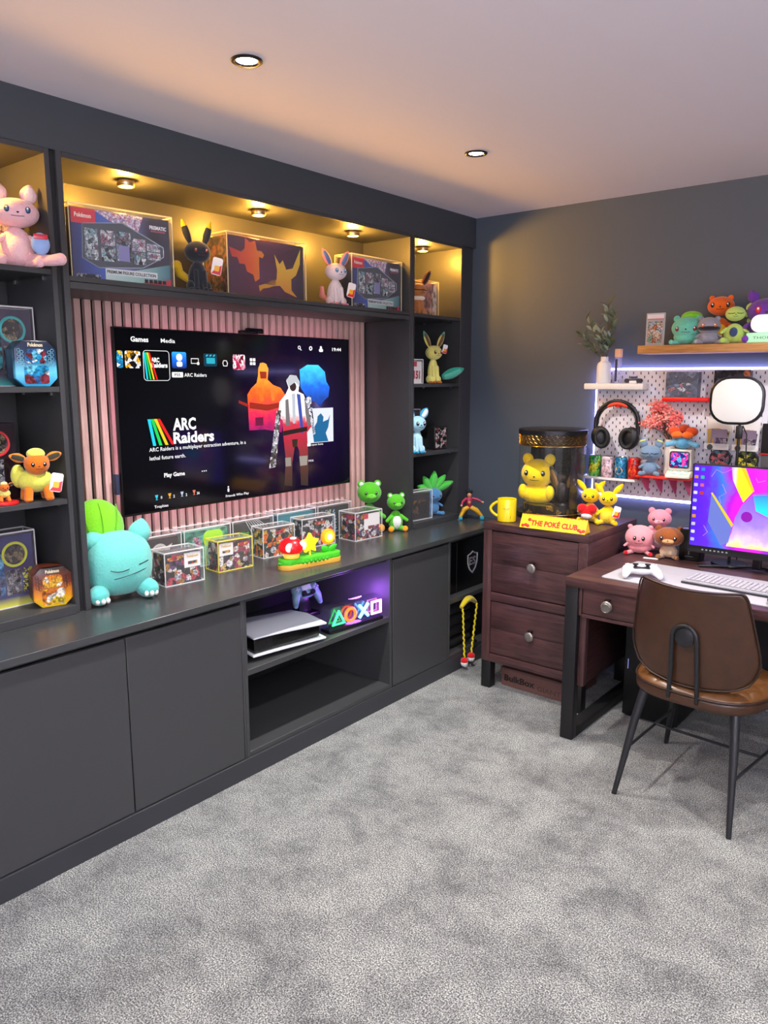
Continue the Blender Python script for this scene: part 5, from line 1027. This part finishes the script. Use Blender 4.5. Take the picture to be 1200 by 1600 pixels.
# panel light
t = thing('panel_light', 'white rounded-square panel light with black rim on a black pole', 'lamp', (-1.0, 3.83, DT), 6)
obj('round_base', B().lathe([(0, 0), (.078, 0), (.08, .004), (.078, .011), (.02, .014), (0, .014)], n=36), mat('#0d0d10', .4), t); obj('pole', B().cyl((0, 0, .014), (0, 0, .68), .0065), BLACK, t)
obj('clamp', B().box(-.014, .014, -.012, .012, .60, .66, .004), BLACK, t)
obj('rim', B().prism(rpoly(.236, .222, .085, -.02, .775), -.008, .016, 'xz', .005), mat('#0b0b0d', .3), t); obj('diffuser', B().prism(rpoly(.212, .198, .075, -.02, .775), -.0105, -.0078, 'xz', .001), mat('#dcddda', .5, emit=.0), t)
obj('power_cord', B().tube([(.012, .01, .66), (.03, .02, .62), (.035, .02, .5), (.05, .025, .42), (.045, .03, .3), (.02, .05, .1), (.02, .09, .01)], .003, 8), BLACK, t)
t = thing('smart_speaker', 'small black upright speaker left of the monitor', 'speaker', (-1.175, 3.83, DT)); obj('speaker_body', B().box(-.05, .05, -.045, .045, 0, .155, .006), mat('#08080a', .3), t); obj('front_marks', B().box(-.003, .003, -.0462, -.0452, .03, .12).box(-.02, .02, -.0462, -.0452, .02, .024), mat('#4a4a50', .4), t)
# toys on the desk
t = sitter('round rose pink soft toy with bright red feet on the desk', -1.425, 3.80, DT + .0005, 16, .145, '#e8949c', hw=.50, hh=.42, bw=.4, bh=.3, headz=.58, feet='#d0141c', earf=ears_round('#e8949c', .09), er=.011, dx=.28, armlen=.3)
t = sitter('taller pink soft toy peeping between the rose and brown toys', -1.375, 3.925, DT + .0005, 14, .215, '#e08c9c', hw=.27, hh=.22, bw=.22, belly='#f0d8dc', muzzle='#eca4b0', earf=ears_round('#e08c9c', .08), er=.008)
t = sitter('brown and cream bear-like soft toy, rightmost of the desk toys', -1.275, 3.79, DT + .0005, 14, .16, '#c8ac90', headm='#8c4c24', hw=.46, hh=.30, bw=.26, bh=.22, headz=.66, feet='#8a6038', muzzle='#c89868', earf=ears_round('#8c4c24', .10), er=.011, arms=False)

# ============================================================ CHAIR
t = thing('desk_chair', 'brown leather desk chair with quilted seat and tapered black legs', 'chair', (-.855, 3.08, 0), -4.5)
LEA = mat('#3e2616', .36, 0, (22, .25, .003), 0, 0, None, .55, .45); SEATL = mat('#5c3a1c', .36, 0, (60, .2, .001), 0, 0, None, .5, .2); STEEL = mat('#26272a', .38, .3)
# seat pan and quilted cushion
def seatpoly(k=1):
    out = []
    for a in range(40):
        th = a / 40 * 2 * PI; c_, s_ = math.cos(th), math.sin(th); n = 3.2
        x = .262 * k * math.copysign(abs(c_) ** (2 / n), c_); y = .232 * k * math.copysign(abs(s_) ** (2 / n), s_)
        out.append((x * (1 + .12 * (y / .23)), y))
    return out
obj('seat_shell', B().prism(seatpoly(1), .425, .472, 'xy', .016, 3), LEA, t)
def quilt():
    b = bmesh.new(); N_ = 120; grid = []
    for i in range(N_ + 1):
        row = []
        for j in range(N_ + 1):
            u, v = i / N_ * 2 - 1, j / N_ * 2 - 1
            rr = max(abs(u), abs(v)); f = rr / ((abs(u) ** 3.2 + abs(v) ** 3.2) ** (1 / 3.2)) if rr > 0 else 1
            x, y = u * f * .258 * (1 + .12 * v * f), v * f * .229
            d = min(1, (1 - rr) * 7)
            q = abs(math.sin((x + y) / .088 * PI)) ** .5 * abs(math.sin((x - y) / .088 * PI)) ** .5
            row.append(b.verts.new((x, y, .470 + .024 * d ** .5 + .007 * q * d - .004 * math.exp(-(u * u + v * v) * 2) * d)))
        grid.append(row)
    for i in range(N_):
        for j in range(N_): b.faces.new((grid[i][j], grid[i + 1][j], grid[i + 1][j + 1], grid[i][j + 1]))
    return B()._m(b)
obj('quilted_cushion', quilt(), SEATL, t, ang=80)
obj('seat_piping', B().tube([(a, c, .474) for a, c in seatpoly(1.0)], .0042, 6, True), mat('#2e1c12', .5), t)
# curved back shell
prof = [(.500, .150), (.512, .182), (.54, .212), (.58, .236), (.62, .246), (.66, .243), (.72, .233), (.78, .222), (.84, .211), (.872, .203), (.888, .195), (.896, .181)]
def backshell(off, k=1.0):
    M_ = 16; rows = []
    for z, w in prof:
        row = []
        for i in range(M_ + 1):
            u = i / M_ * 2 - 1; x = u * w * k; dip = -.010 * (1 - u * u) if z > .86 else 0
            y = -.215 - .05 * (z - .5) / .4 + .075 * (abs(x) / .24) ** 2.1 + off
            row.append((x, y, z + dip + (.012 * u * u if z < .52 else 0)))
        rows.append(row)
    return rows
A_, B2 = backshell(0), backshell(.034, .985); b = bmesh.new()
va = [[b.verts.new(p) for p in r] for r in A_]; vb = [[b.verts.new(p) for p in r] for r in B2]; nr, nc = len(va), len(va[0])
for i in range(nr - 1):
    for j in range(nc - 1): b.faces.new((va[i][j], va[i][j + 1], va[i + 1][j + 1], va[i + 1][j])); b.faces.new((vb[i][j], vb[i + 1][j], vb[i + 1][j + 1], vb[i][j + 1]))
for i in range(nr - 1): b.faces.new((va[i][0], va[i + 1][0], vb[i + 1][0], vb[i][0])); b.faces.new((va[i][-1], vb[i][-1], vb[i + 1][-1], va[i + 1][-1]))
for j in range(nc - 1): b.faces.new((va[0][j], vb[0][j], vb[0][j + 1], va[0][j + 1])); b.faces.new((va[-1][j], va[-1][j + 1], vb[-1][j + 1], vb[-1][j]))
bo = obj('backrest', B()._m(b), LEA, t, ang=80); md = bo.modifiers.new('soft', 'SUBSURF'); md.levels = md.render_levels = 1
edge = [A_[0][j] for j in range(nc)] + [A_[i][-1] for i in range(1, nr)] + [A_[-1][j] for j in range(nc - 2, -1, -1)] + [A_[i][0] for i in range(nr - 2, 0, -1)]
obj('back_piping', B().tube([(x * .995, y + .001, z) for x, y, z in edge], .0036, 6, True), mat('#2a1a12', .5), t)
def by(x, z): return -.215 - .05 * (z - .5) / .4 + .075 * (abs(x) / .24) ** 2.1
br_pts = [(-.054, -.20, .428), (-.054, -.228, .45), (-.050, by(.05, .56) - .012, .56), (-.046, by(.05, .70) - .012, .70)] + [(-.046 * math.cos(k * PI / 8), by(.05, .7) - .012, .70 + .046 * math.sin(k * PI / 8)) for k in range(1, 8)] + [(.046, by(.05, .70) - .012, .70), (.050, by(.05, .56) - .012, .56), (.054, -.228, .45), (.054, -.20, .428)]
obj('back_bracket', B().tube(br_pts, .0088, 10), STEEL, t, ang=80)
obj('bracket_disc', B().lathe([(0, 0), (.036, 0), (.036, .012), (.033, .014), (0, .014)], n=32).xf(Matrix.Translation((0, by(0, .7) + .002, .70)) @ Matrix.Rotation(math.radians(90), 4, 'X')), STEEL, t)
feet = {(-1, -1): (-.225, -.285), (1, -1): (.225, -.285), (-1, 1): (-.262, .285), (1, 1): (.262, .285)}
for (sx, sy), (fx_, fy_) in feet.items():
    obj('leg', B().tube([(sx * .175, sy * .165, .428), (sx * .18 + (fx_ - sx * .18) * .3, sy * .17 + (fy_ - sy * .17) * .3, .30), (fx_, fy_, 0)], [.0185, .0165, .0095], 16), STEEL, t)
def lp(sx, sy, z):
    f = 1 - z / .428; fx_, fy_ = feet[(sx, sy)]; return (sx * .175 + (fx_ - sx * .175) * f, sy * .165 + (fy_ - sy * .165) * f, z)
for sx in (-1, 1): obj('stretcher', B().tube([lp(sx, -1, .19), lp(sx, 1, .19)], .006, 8), STEEL, t)
a, c = lp(-1, 1, .19), lp(1, 1, .19); a2, c2 = lp(-1, -1, .19), lp(1, -1, .19)
obj('stretcher', B().tube([tuple(a[i] * .6 + a2[i] * .4 for i in range(3)), tuple(c[i] * .6 + c2[i] * .4 for i in range(3))], .006, 8), STEEL, t)

# ============================================================ WALL ABOVE THE DESK
OAK = wood('#8a5a2c', '#c8965a', 0, 7, .5, stretch=20, seed=4)
tag(obj('floating_shelf', B().box(-.46, .46, -.0875, .085, 0, .04, .0015), OAK, None, (-1.065, 3.972, 1.768)), 'thick oak floating shelf carrying soft toys above the pegboard', 'shelf')
pb = thing('pegboard', 'white slotted pegboard on the wall over the desk', 'pegboard', (-1.36, 4.045, 1.025)); PX0, PX1, PZ0, PZ1 = -1.79, -.925, 1.025, 1.688
obj('board_panel', B().prism(rpoly(PX1 - PX0, PZ1 - PZ0, .01, 0, (PZ1 - PZ0) / 2), -.0175, -.0125, 'xz', .001), mat('#dcdae2', .45), pb)
b = B(); rws = 32
for r_ in range(rws):
    z = .022 + r_ * .0202
    for c_ in range(22):
        x = -.415 + c_ * .04 + (.02 if r_ % 2 else 0)
        if x < .42: b.box(x - .0024, x + .0024, -.0180, -.0174, z - .0065, z + .0065)
obj('slots', b, mat('#25252c', .9), pb, kind='stuff')
obj('spacer', B().box(-.42, -.40, -.0122, .014, .02, .06).box(.40, .42, -.0122, .014, .02, .06).box(-.42, -.40, -.0122, .014, .6, .64).box(.40, .42, -.0122, .014, .6, .64), WHITE, pb)
def led(label, x0, x1, z0, z1): tag(obj('light_strip', B().box(x0, x1, 4.034, 4.056, z0, z1).move((-(x0 + x1) / 2, -4.045, -z0)), em('#b0aaff', 13), None, ((x0 + x1) / 2, 4.045, z0)), label, 'light strip')
led('bright white light strip along the top edge of the pegboard', PX0 + .0, PX1, 1.690, 1.700); led('bright white light strip down the left edge of the pegboard', PX0 - .013, PX0 - .003, 1.03, 1.688); led('bright white light strip under the bottom edge of the pegboard', PX0, PX1, 1.011, 1.021)
PY = 4.0265      # face of the pegboard
def tray(name, label, x0, x1, z, d, m, h=.032, rim=0):
    b = B().box(x0, x1, PY - d, PY - .0008, z - h, z, .006)
    if rim: b = B().box(x0, x1, PY - d, PY - .0008, z - .008, z, .002).box(x0, x1, PY - d, PY - d + .003, z + .0, z + rim).box(x0, x0 + .003, PY - d, PY - .001, z, z + rim).box(x1 - .003, x1, PY - d, PY - .001, z, z + rim)
    xc = (x0 + x1) / 2; return tag(obj(name, b.move((-xc, -PY, -z)), m, None, (xc, PY, z)), label, 'shelf')
tray('peg_shelf', 'white pegboard shelf holding the bottle with olive twigs', -1.832, -1.508, 1.620, .085, mat('#e4e0da', .4))
tray('peg_shelf', 'long white pegboard tray holding the row of drink cans', -1.832, -1.52, 1.118, .09, mat('#e6e2dc', .4), rim=.006)
tray('peg_shelf', 'red pegboard shelf under the blue-grey toy and tiny retro computer', -1.512, -1.235, 1.153, .12, mat('#d02820', .35), h=.012)
tray('peg_shelf', 'short bright red pegboard ledge under the clear boxed model', -1.418, -1.188, 1.553, .06, mat('#e01c18', .35), h=.022)
tray('peg_shelf', 'short bright red pegboard ledge mostly behind the panel light', -1.165, -.99, 1.553, .06, mat('#e01c18', .35), h=.022)
t = thing('bracket_set', 'row of translucent pink curved shelf brackets under the red shelf', 'bracket', (-1.37, PY, 1.14), 0)
for k in range(4):
    x = -.11 + k * .072; obj('bracket', B().prism([(-.11, -.0005), (0, -.0005), (0, -.085), (-.02, -.075), (-.05, -.055), (-.085, -.025)], x - .002, x + .002, 'yz'), clear('#f06090', .55), t)
    obj('bracket_rim', B().tube([(x, -.11, -.002), (x, -.085, -.027), (x, -.05, -.057), (x, -.02, -.077), (x, -.002, -.085)], .0022, 6), mat('#c8285c', .3), t)
# white bottle with olive twigs
t = thing('bottle_vase', 'white bottle vase of grey-green olive twigs on the upper peg shelf', 'vase', (-1.738, 3.98, 1.6205))
obj('bottle', B().lathe([(0, 0), (.036, 0), (.038, .004), (.038, .09), (.033, .106), (.021, .114), (.0195, .118), (.0195, .138), (.017, .139), (.015, .136), (.015, .11), (0, .108)], n=36), mat('#e8e6e4', .35), t)
LF = [mat('#5a6c52', .55, var=.2), mat('#8c9a88', .55, var=.2), mat('#4a5c40', .55, var=.2)]
lm = []
for m in LF:
    b = bmesh.new(); n = 7; L = .052
    top = []; 
    for i in range(n): 
        u = i / (n - 1); w = .0085 * math.sin(PI * min(1, u * .93 + .05)) + .0004; zz = .006 * math.sin(PI * u)
        top.append([b.verts.new((-w, u * L, zz)), b.verts.new((0, u * L, zz - .0022)), b.verts.new((w, u * L, zz))])
    for a, c in zip(top, top[1:]):
        for j in range(2): b.faces.new((a[j], a[j + 1], c[j + 1], c[j]))
    me = bpy.data.meshes.new('leaf'); b.to_mesh(me); b.free(); me.materials.append(m); lm.append(me)
rnd = random.Random(5)
for tip, nl in (((-.13, -.03, .26), 13), ((-.085, -.05, .33), 13), ((.02, -.03, .41), 15), ((.06, -.03, .36), 13), ((-.04, .02, .30), 10), ((.045, .01, .28), 9), ((-.10, .0, .19), 7), ((-.0, -.05, .22), 9), ((.05, -.04, .21), 8)):
    base = Vector((rnd.uniform(-.008, .008), rnd.uniform(-.008, .008), .10)); T_ = Vector(tip); mid = (base + T_) / 2 + Vector((0, 0, .03)); pts = []
    for k in range(9):
        u = k / 8; pts.append(tuple(base * (1 - u) ** 2 + mid * 2 * u * (1 - u) + T_ * u * u))
    tw = obj('twig', B().tube(pts, [.0022 * (1 - .6 * k / 8) for k in range(9)], 6), mat('#5c4a34', .7), t)
    for i in range(nl):
        u = .30 + .70 * i / (nl - 1); p = base * (1 - u) ** 2 + mid * 2 * u * (1 - u) + T_ * u * u; d = (T_ - base).normalized()
        o = bpy.data.objects.new('leaf', rnd.choice(lm)); C.objects.link(o); o.parent = tw
        dirv = (d * rnd.uniform(.5, 1.1) + Vector((rnd.choice((-1, 1)) * rnd.uniform(.4, 1), rnd.uniform(-.7, .3), rnd.uniform(-.35, .5)))).normalized()
        q = Vector((0, 1, 0)).rotation_difference(dirv); o.location = p; o.rotation_euler = (q @ Euler((0, rnd.uniform(-1, 1), 0)).to_quaternion()).to_euler(); s_ = rnd.uniform(.75, 1.1); o.scale = (s_, s_, s_)
t = thing('spray_bottle', 'slim clear bottle with a peach cap beside the white vase', 'bottle', (-1.663, 3.985, 1.6205)); obj('bottle', B().box(-.016, .016, -.014, .014, 0, .135, .004), clear('#e0e0f8', .25), t); obj('cap', B().box(-.0165, .0165, -.0145, .0145, .1352, .178, .003), mat('#e8b890', .4), t); obj('label_band', B().box(-.011, .001, -.0152, -.0146, .01, .125), mat('#2a3450', .4), t)
t = thing('model_vehicle', 'tiny grey model buggy on a white block on the upper peg shelf', 'model', (-1.572, 3.975, 1.6205))
obj('block', B().box(-.02, .02, -.012, .012, 0, .014, .002), WHITE, t); obj('chassis', B().box(-.03, .03, -.012, .012, .0145, .026, .003).box(-.016, .014, -.010, .010, .026, .038, .004), mat('#5c6074', .35, .4), t)
for sx in (-1, 1):
    for sy in (-1, 1): obj('wheel', B().cyl((sx * .032, sy * .013 - .004, .014), (sx * .032, sy * .013 + .004, .014), .0115), mat('#2c2c34', .5), t)
# headphones
t = thing('headphones', 'black over-ear headphones with an orange headband pad hanging on the pegboard', 'headphones', (-1.655, 3.985, 1.38), 8)
arc = [(-.112 * math.cos(k * PI / 20), 0, .035 + .112 * math.sin(k * PI / 20)) for k in range(21)]
obj('headband', B().tube([(-.113, 0, -.03)] + arc + [(.113, 0, -.03)], [.0105] * 23, 10).tube([(-.105, .0, .0)] + [(x * .88, .0, .035 + (z - .035) * .86) for x, _, z in arc] + [(.105, 0, .0)], .004, 8), mat('#121214', .35), t)
obj('headband_pad', B().tube([(x * .78, -.002, .045 + (z - .035) * .80) for x, _, z in arc[6:15]], [.006, .010, .011, .0115, .0115, .0115, .011, .010, .006], 10), mat('#e04420', .6), t)
for s in (-1, 1):
    e = obj('ear_cup', B().ell((s * .078, -.014, -.045), (.050, .036, .062), (0, s * 22, s * -30), 24, 16), mat('#121316', .45), t, ang=80)
    obj('ear_cushion', B().tube([(s * .066 + .031 * math.cos(q * PI / 9), -.044 - s * .0 + .004 * math.cos(q * PI / 9), -.045 + .046 * math.sin(q * PI / 9)) for q in range(18)], .0115, 8, True), mat('#0b0b0d', .6), e)
    obj('yoke', B().tube([(s * .113, 0, -.02), (s * .118, -.005, -.05), (s * .108, -.01, -.08)], .006, 8), mat('#1a1a1c', .4), t)
tag(obj('peg_hook', B().box(-.012, .012, -.045, 0, -.01, 0, .002).box(-.012, .012, -.047, -.043, -.01, .012, .001), mat('#c82820', .4), None, (-1.655, PY - .001, 1.505)), 'small red hook holding the headphones', 'hook')
# cans
def can(label, x, pal, seed, blob):
    t = thing('drink_can', label, 'can', (x, 3.982, 1.1185), 0, 'drink cans on the white tray'); 
    obj('can_body', B().lathe([(.024, 0), (.027, .002), (.0325, .010), (.0325, .104), (.0285, .114), (.027, .115)], n=32), art(pal, 24, seed), t)
    obj('can_top', B().lathe([(.0268, .1152), (.0278, .1172), (.0262, .1165), (.024, .112), (0, .112)], n=32).box(-.006, .006, -.012, .006, .1122, .1138, .001), mat('#c8ccd0', .25, .9), t)
    obj('rim_bottom', B().lathe([(.0, .0015), (.0238, 0), (.0242, .002)], n=24), mat('#c8ccd0', .25, .9), t)
    cp_ = [(a, c) for a, c in disc(.020, 0, .045, 20)]; b = bmesh.new(); vs_ = [b.verts.new((a, -math.sqrt(.0330 ** 2 - a * a), c)) for a, c in cp_]; b.faces.new(vs_); obj('round_print', B()._m(b), mat(blob, .35), t)
can('green and yellow drink can, first in the row', -1.766, ['#48b848', '#78d060', '#c8d838', '#38a050'], 1, '#e8b81c'); can('pale pink drink can, second in the row', -1.694, ['#e8c0c8', '#f0d4d8', '#e8b0bc'], 2, '#f0c8cc'); can('blue and orange drink can, third in the row', -1.619, ['#2a90c0', '#48a8d0', '#1c78a8'], 3, '#e8a43c'); can('red drink can, fourth in the row', -1.546, ['#d82020', '#c01818', '#e83828'], 4, '#e87828')
# on the red shelf
t = sitter('blue-grey rabbit-like soft toy with yellow ear bands on the red shelf', -1.452, 3.955, 1.1535, 14, .155, '#6c86a0', hw=.36, hh=.26, bw=.26, bh=.25, closed=True, earf=ears_long('#6c86a0', None, None, .30, .13, .22), er=.010)
for s in (-1, 1): P(t, 'ear_band', (s * .043, -.005, .176), (.018, .011, .006), plushm('#c8cc70'), (0, s * 18, 0))
t = thing('flower_vase', 'white vase of coral pink blossom sprays on the red shelf', 'vase', (-1.372, 4.0, 1.1535)); obj('vase', B().lathe([(0, 0), (.024, 0), (.027, .01), (.028, .12), (.024, .165), (.021, .185), (.019, .185), (.018, .02), (0, .018)], n=32), mat('#e4ddd6', .4), t)
rnd = random.Random(11); CO = [mat('#f0867a', .8), mat('#f6a498', .8), mat('#e46c6c', .8)]
for k in range(18):
    a = rnd.uniform(-1, 1); T_ = Vector((-.066 + a * .100, rnd.uniform(-.05, -.0), .25 + rnd.uniform(0, .115) * (1 - a * a * .6))); P0 = Vector((rnd.uniform(-.008, .008), 0, .15)); M_ = (P0 + T_) / 2 + Vector((-.01 * a, 0, .02))
    st_ = obj('stem', B().tube([tuple(P0), tuple(P0 * .5 + M_ * .5 + Vector((0, 0, .01))), tuple(M_), tuple(T_)], .0016, 5), mat('#6a4a38', .7), t); b = B()
    for q in range(52):
        v = Vector((rnd.gauss(0, 1), rnd.gauss(0, .7), rnd.gauss(0, .8))); v = v.normalized() * rnd.uniform(.3, 1) * .038; tt = bmesh.new(); bmesh.ops.create_icosphere(tt, subdivisions=1, radius=rnd.uniform(.004, .0065)); b._m(tt, Matrix.Translation(T_ + v))
    obj('blossom', b, CO[k % 3], st_, kind='stuff')
t = thing('retro_computer', 'tiny cream retro computer with a magenta pixel screen on the red shelf', 'gadget', (-1.297, 3.945, 1.1535), 6); CR = mat('#dcd4c4', .45)
obj('housing', B().box(-.056, .056, -.02, .06, .034, .142, .010), CR, t); obj('screen_surround', B().prism(rpoly(.096, .084, .012, 0, .092), -.024, -.018, 'xz', .003), mat('#2a2838', .3), t)
obj('pixel_screen', B().prism(rpoly(.082, .07, .005, 0, .092), -.0262, -.0242, 'xz'), art(['#d81c90', '#3a30c0', '#f04ab0', '#2a1c80', '#e030a0', '#48b0e8'], 70, 7, .55), t)
obj('keyboard_base', B().prism([(-.055, .001), (.05, .001), (.05, .034), (-.01, .034), (-.055, .014)], -.058, .058, 'yz', .003), CR, t)
for r_ in range(2):
    for k in range(5): obj('key', B().box(-.046 + k * .019, -.031 + k * .019, -.044 + r_ * .019, -.03 + r_ * .019, .019 + r_ * .008, .027 + r_ * .008, .002), mat('#a8dcd4', .4) if (k + r_) % 2 else mat('#e8e4da', .4), t)
t = thing('soft_toy', 'small blue soft toy with an orange petalled hat atop the tiny computer', 'soft toy', (-1.297, 3.965, 1.2965), 8)
P(t, 'body', (0, 0, .035), (.04, .034, .035), plushm('#5a9cc0'), taper=-.1)
for s in (-1, 1): limb(t, 'arm', [(s * .03, -.01, .035), (s * .07, -.025, .022)], [.014, .013], plushm('#6aa8c8'))
for a, rr in ((-.042, .030), (0, .032), (.042, .030)): P(t, 'petal', (a, -.01 if a else .01, .088 if a else .10), (rr, rr * .9, .024), plushm('#c8481c' if a else '#a83c18'))
P(t, 'petal', (-.026, -.028, .072), (.028, .02, .018), plushm('#e86a20')); P(t, 'petal', (.026, -.028, .072), (.028, .02, .018), plushm('#e86a20'))
# boxes on the red ledges
t = carton('model_box', 'dark blue boxed model car in clear packaging on the red ledge', -1.325, PY - .05, 1.5535, .16, .045, .125, 0, ink('#20283c'), art(['#1c2840', '#3a4a68', '#7888a0', '#141c2c', '#506080'], 20, 6))
obj('silver_car_print', B().ell((.0, -.002, .035), (.068, .002, .018)).ell((.02, -.002, .052), (.034, .002, .02)), art(['#b8c0cc', '#e0e4e8', '#4a5468', '#b86a78'], 50, 4), t); obj('clear_cover', B().box(-.082, .082, -.012, -.004, .0, .128, .003), clear('#f0f4ff', .05), t)
t = carton('model_box', 'dark boxed model with orange print half hidden behind the panel light', -1.09, PY - .05, 1.5535, .165, .045, .132, 0, ink('#2c2a34'), art(['#23232c', '#3a3440', '#a8603a', '#4a4a58', '#23232c'], 20, 12))
def basket(label, x):
    t = thing('card_rack', label, 'rack', (x, PY - .001, 1.30)); w = .058
    obj('rack_back', B().box(-w, w, -.004, -.0005, 0, .15, .001), mat('#e0dede', .4), t); obj('rack_lip', B().box(-w, w, -.034, -.0045, 0, .003).box(-w, w, -.036, -.0335, 0, .03, .001), clear('#ffffff', .35), t)
    obj('thumb_hole', B().prism(disc(.014, -.03, .012, 16), -.037, -.0362), mat('#3a3a3c', .5), t)
    for k in range(6):
        r = random.Random(k + int(x * 100)); b = B().prism(rpoly(.063, .088, .004, 0, .044), -.0007, .0007); b.xf(Matrix.Translation((-.018 + .007 * k, -.009 - .004 * k, .01)) @ Euler((math.radians(6), math.radians(r.uniform(-6, 14)), 0)).to_matrix().to_4x4())
        tag(obj('trading_card', b, mat(('#c8a048', '#b89850', '#8a7a90')[k % 3], .3, .2), None, (x, PY - .001, 1.30 + .0035)), ('rearmost', 'second from the back', 'third from the back', 'third from the front', 'second from the front', 'frontmost')[k] + ' foil trading card fanned in the rack ' + ('left' if x < -1.1 else 'right') + ' of the lamp pole', 'card', 'cards in the ' + ('left' if x < -1.1 else 'right') + ' rack')
    b = B().prism(rpoly(.056, .078, .003, -.01 + .028, .052), -.0345, -.0338).xf(Matrix.Rotation(math.radians(6), 4, 'Y')); obj('front_card_print', b, art(['#5a4a6c', '#8a7890', '#3a3444', '#a8a0a8'], 60, 3 + int(x * 10)), t)
basket('clear rack of gold-edged trading cards left of the lamp pole', -1.143); basket('clear rack of purple trading cards right of the lamp pole', -1.013)
for x, pal, lb in ((-1.125, ['#8a6070', '#c86a70', '#4a7080', '#3c3440'], 'round dark glitter-print tin above the left part of the monitor'), (-1.0, ['#3a3c34', '#c8c040', '#5a6a3c', '#24241c'], 'round dark tin with yellow print above the middle of the monitor')):
    t = thing('round_tin', lb, 'tin', (x, PY - .002, 1.205)); obj('tin_body', B().cyl((0, -.026, .05), (0, 0, .05), .05, n=36), mat('#2a2a34', .3, .5), t); obj('picture_print', B().prism(disc(.046, 0, .05), -.0285, -.0265), art(pal, 70, 3), t)
t = thing('wall_organiser', 'black hanging box with a red base line at the right picture edge', 'box', (-.885, PY - .001, 1.19)); obj('upper_box', B().box(-.055, .06, -.03, 0, .106, .245, .002), mat('#121318', .5), t); obj('red_line', B().box(-.062, .06, -.034, 0, .098, .105, .001), mat('#b82028', .4), t); obj('lower_box', B().box(-.05, .06, -.028, 0, 0, .097, .002), mat('#4c4e56', .5), t)

# on the oak shelf
OS = 1.8085
t = thing('graded_card', 'graded trading card in an upright clear slab, left end of the oak shelf', 'card', (-1.462, 3.94, OS), 3)
obj('slab', B().box(-.047, .047, 0, .008, 0, .16, .003), clear('#eef0f4', .35), t); obj('slab_label', B().box(-.04, .04, -.0012, -.0004, .132, .153), mat('#d8d4d8', .4), t); obj('red_line', B().box(-.04, .04, -.0014, -.0006, .128, .1315), mat('#b84048', .4), t); obj('card_print', B().box(-.036, .036, -.0012, -.0004, .014, .12), art(['#c8a898', '#a8b8c8', '#d8c8b8', '#b87858', '#8aa8a0'], 45, 4), t)
t = sitter('round teal soft toy with a lime green cap, left on the oak shelf', -1.307, 3.95, OS + .0005, 12, .145, '#6cc4ac', hw=.50, hh=.38, bw=.42, bh=.30, headz=.55, earf=ears_round('#6cc4ac', .11), eye=mat('#7a1c28', .3), er=.012, dx=.55, dz=-.1, arms=False)
P(t, 'green_cap', (.015, .03, .135), (.05, .045, .028), plushm('#78c828'))
t = sitter('bright orange soft toy standing behind the grey one on the oak shelf', -1.17, 4.0, OS + .0005, 12, .225, '#e0641c', belly='#f0b828', hw=.27, hh=.20, bw=.25, bh=.28, earf=ears_round('#e0641c', .06), er=.012, dx=.55)
t = sitter('grey and black masked soft toy in front of the orange one', -1.195, 3.92, OS + .0005, 16, .125, '#8c8c98', hw=.42, hh=.34, bw=.42, bh=.25, earf=ears_round('#8c8c98', .10), eye=mat('#c86a20', .3), er=.010, dx=.5, feet='#9a9aa4')
P(t, 'mask_band', (0, -.014, .072), (.052, .042, .016), plushm('#24222c'), label='black band across the face')
t = sitter('pale lime soft toy with a row of soft back spikes on the oak shelf', -1.085, 3.94, OS + .0005, 18, .17, '#b8d46c', hw=.26, hh=.20, bw=.28, bh=.27, feet='#a8c85c', er=.008, closed=True)
for k in range(5): ear(t, 'back_spike', (.045 + .006 * (k % 3), .02, .04 + k * .028), (.082 - .004 * k, .035, .055 + k * .033), .012, plushm('#c8e080'))
P(t, 'belly_patch', (-.006, -.062, .05), (.018, .012, .022), plushm('#3a4a70'))
t = sitter('large violet soft toy at the right picture edge on the oak shelf', -.965, 4.0, OS + .0005, 14, .22, '#6c3c9c', hw=.38, hh=.27, bw=.36, bh=.30, headz=.66, earf=ears_long('#6c3c9c', None, None, .24, .11, .35), eye=mat('#c01c30', .3), er=.016)
t = thing('desk_speaker', 'white and mint rounded gadget in front of the violet soft toy', 'gadget', (-.955, 3.91, OS), 6); obj('base', B().box(-.065, .075, -.02, .02, 0, .045, .006), mat('#a8e0b8', .4, emit=.25, ecol='#a0f0b0'), t); obj('cloud_top', B().prism(rpoly(.115, .08, .036, .008, .0855), -.016, .016, 'xz', .006), mat('#e8ecf0', .4, emit=.25), t)
text('lettering', 'THOR', mat('#4a6a50', .4), t, -.035, -.0205, .016, .012, .075)
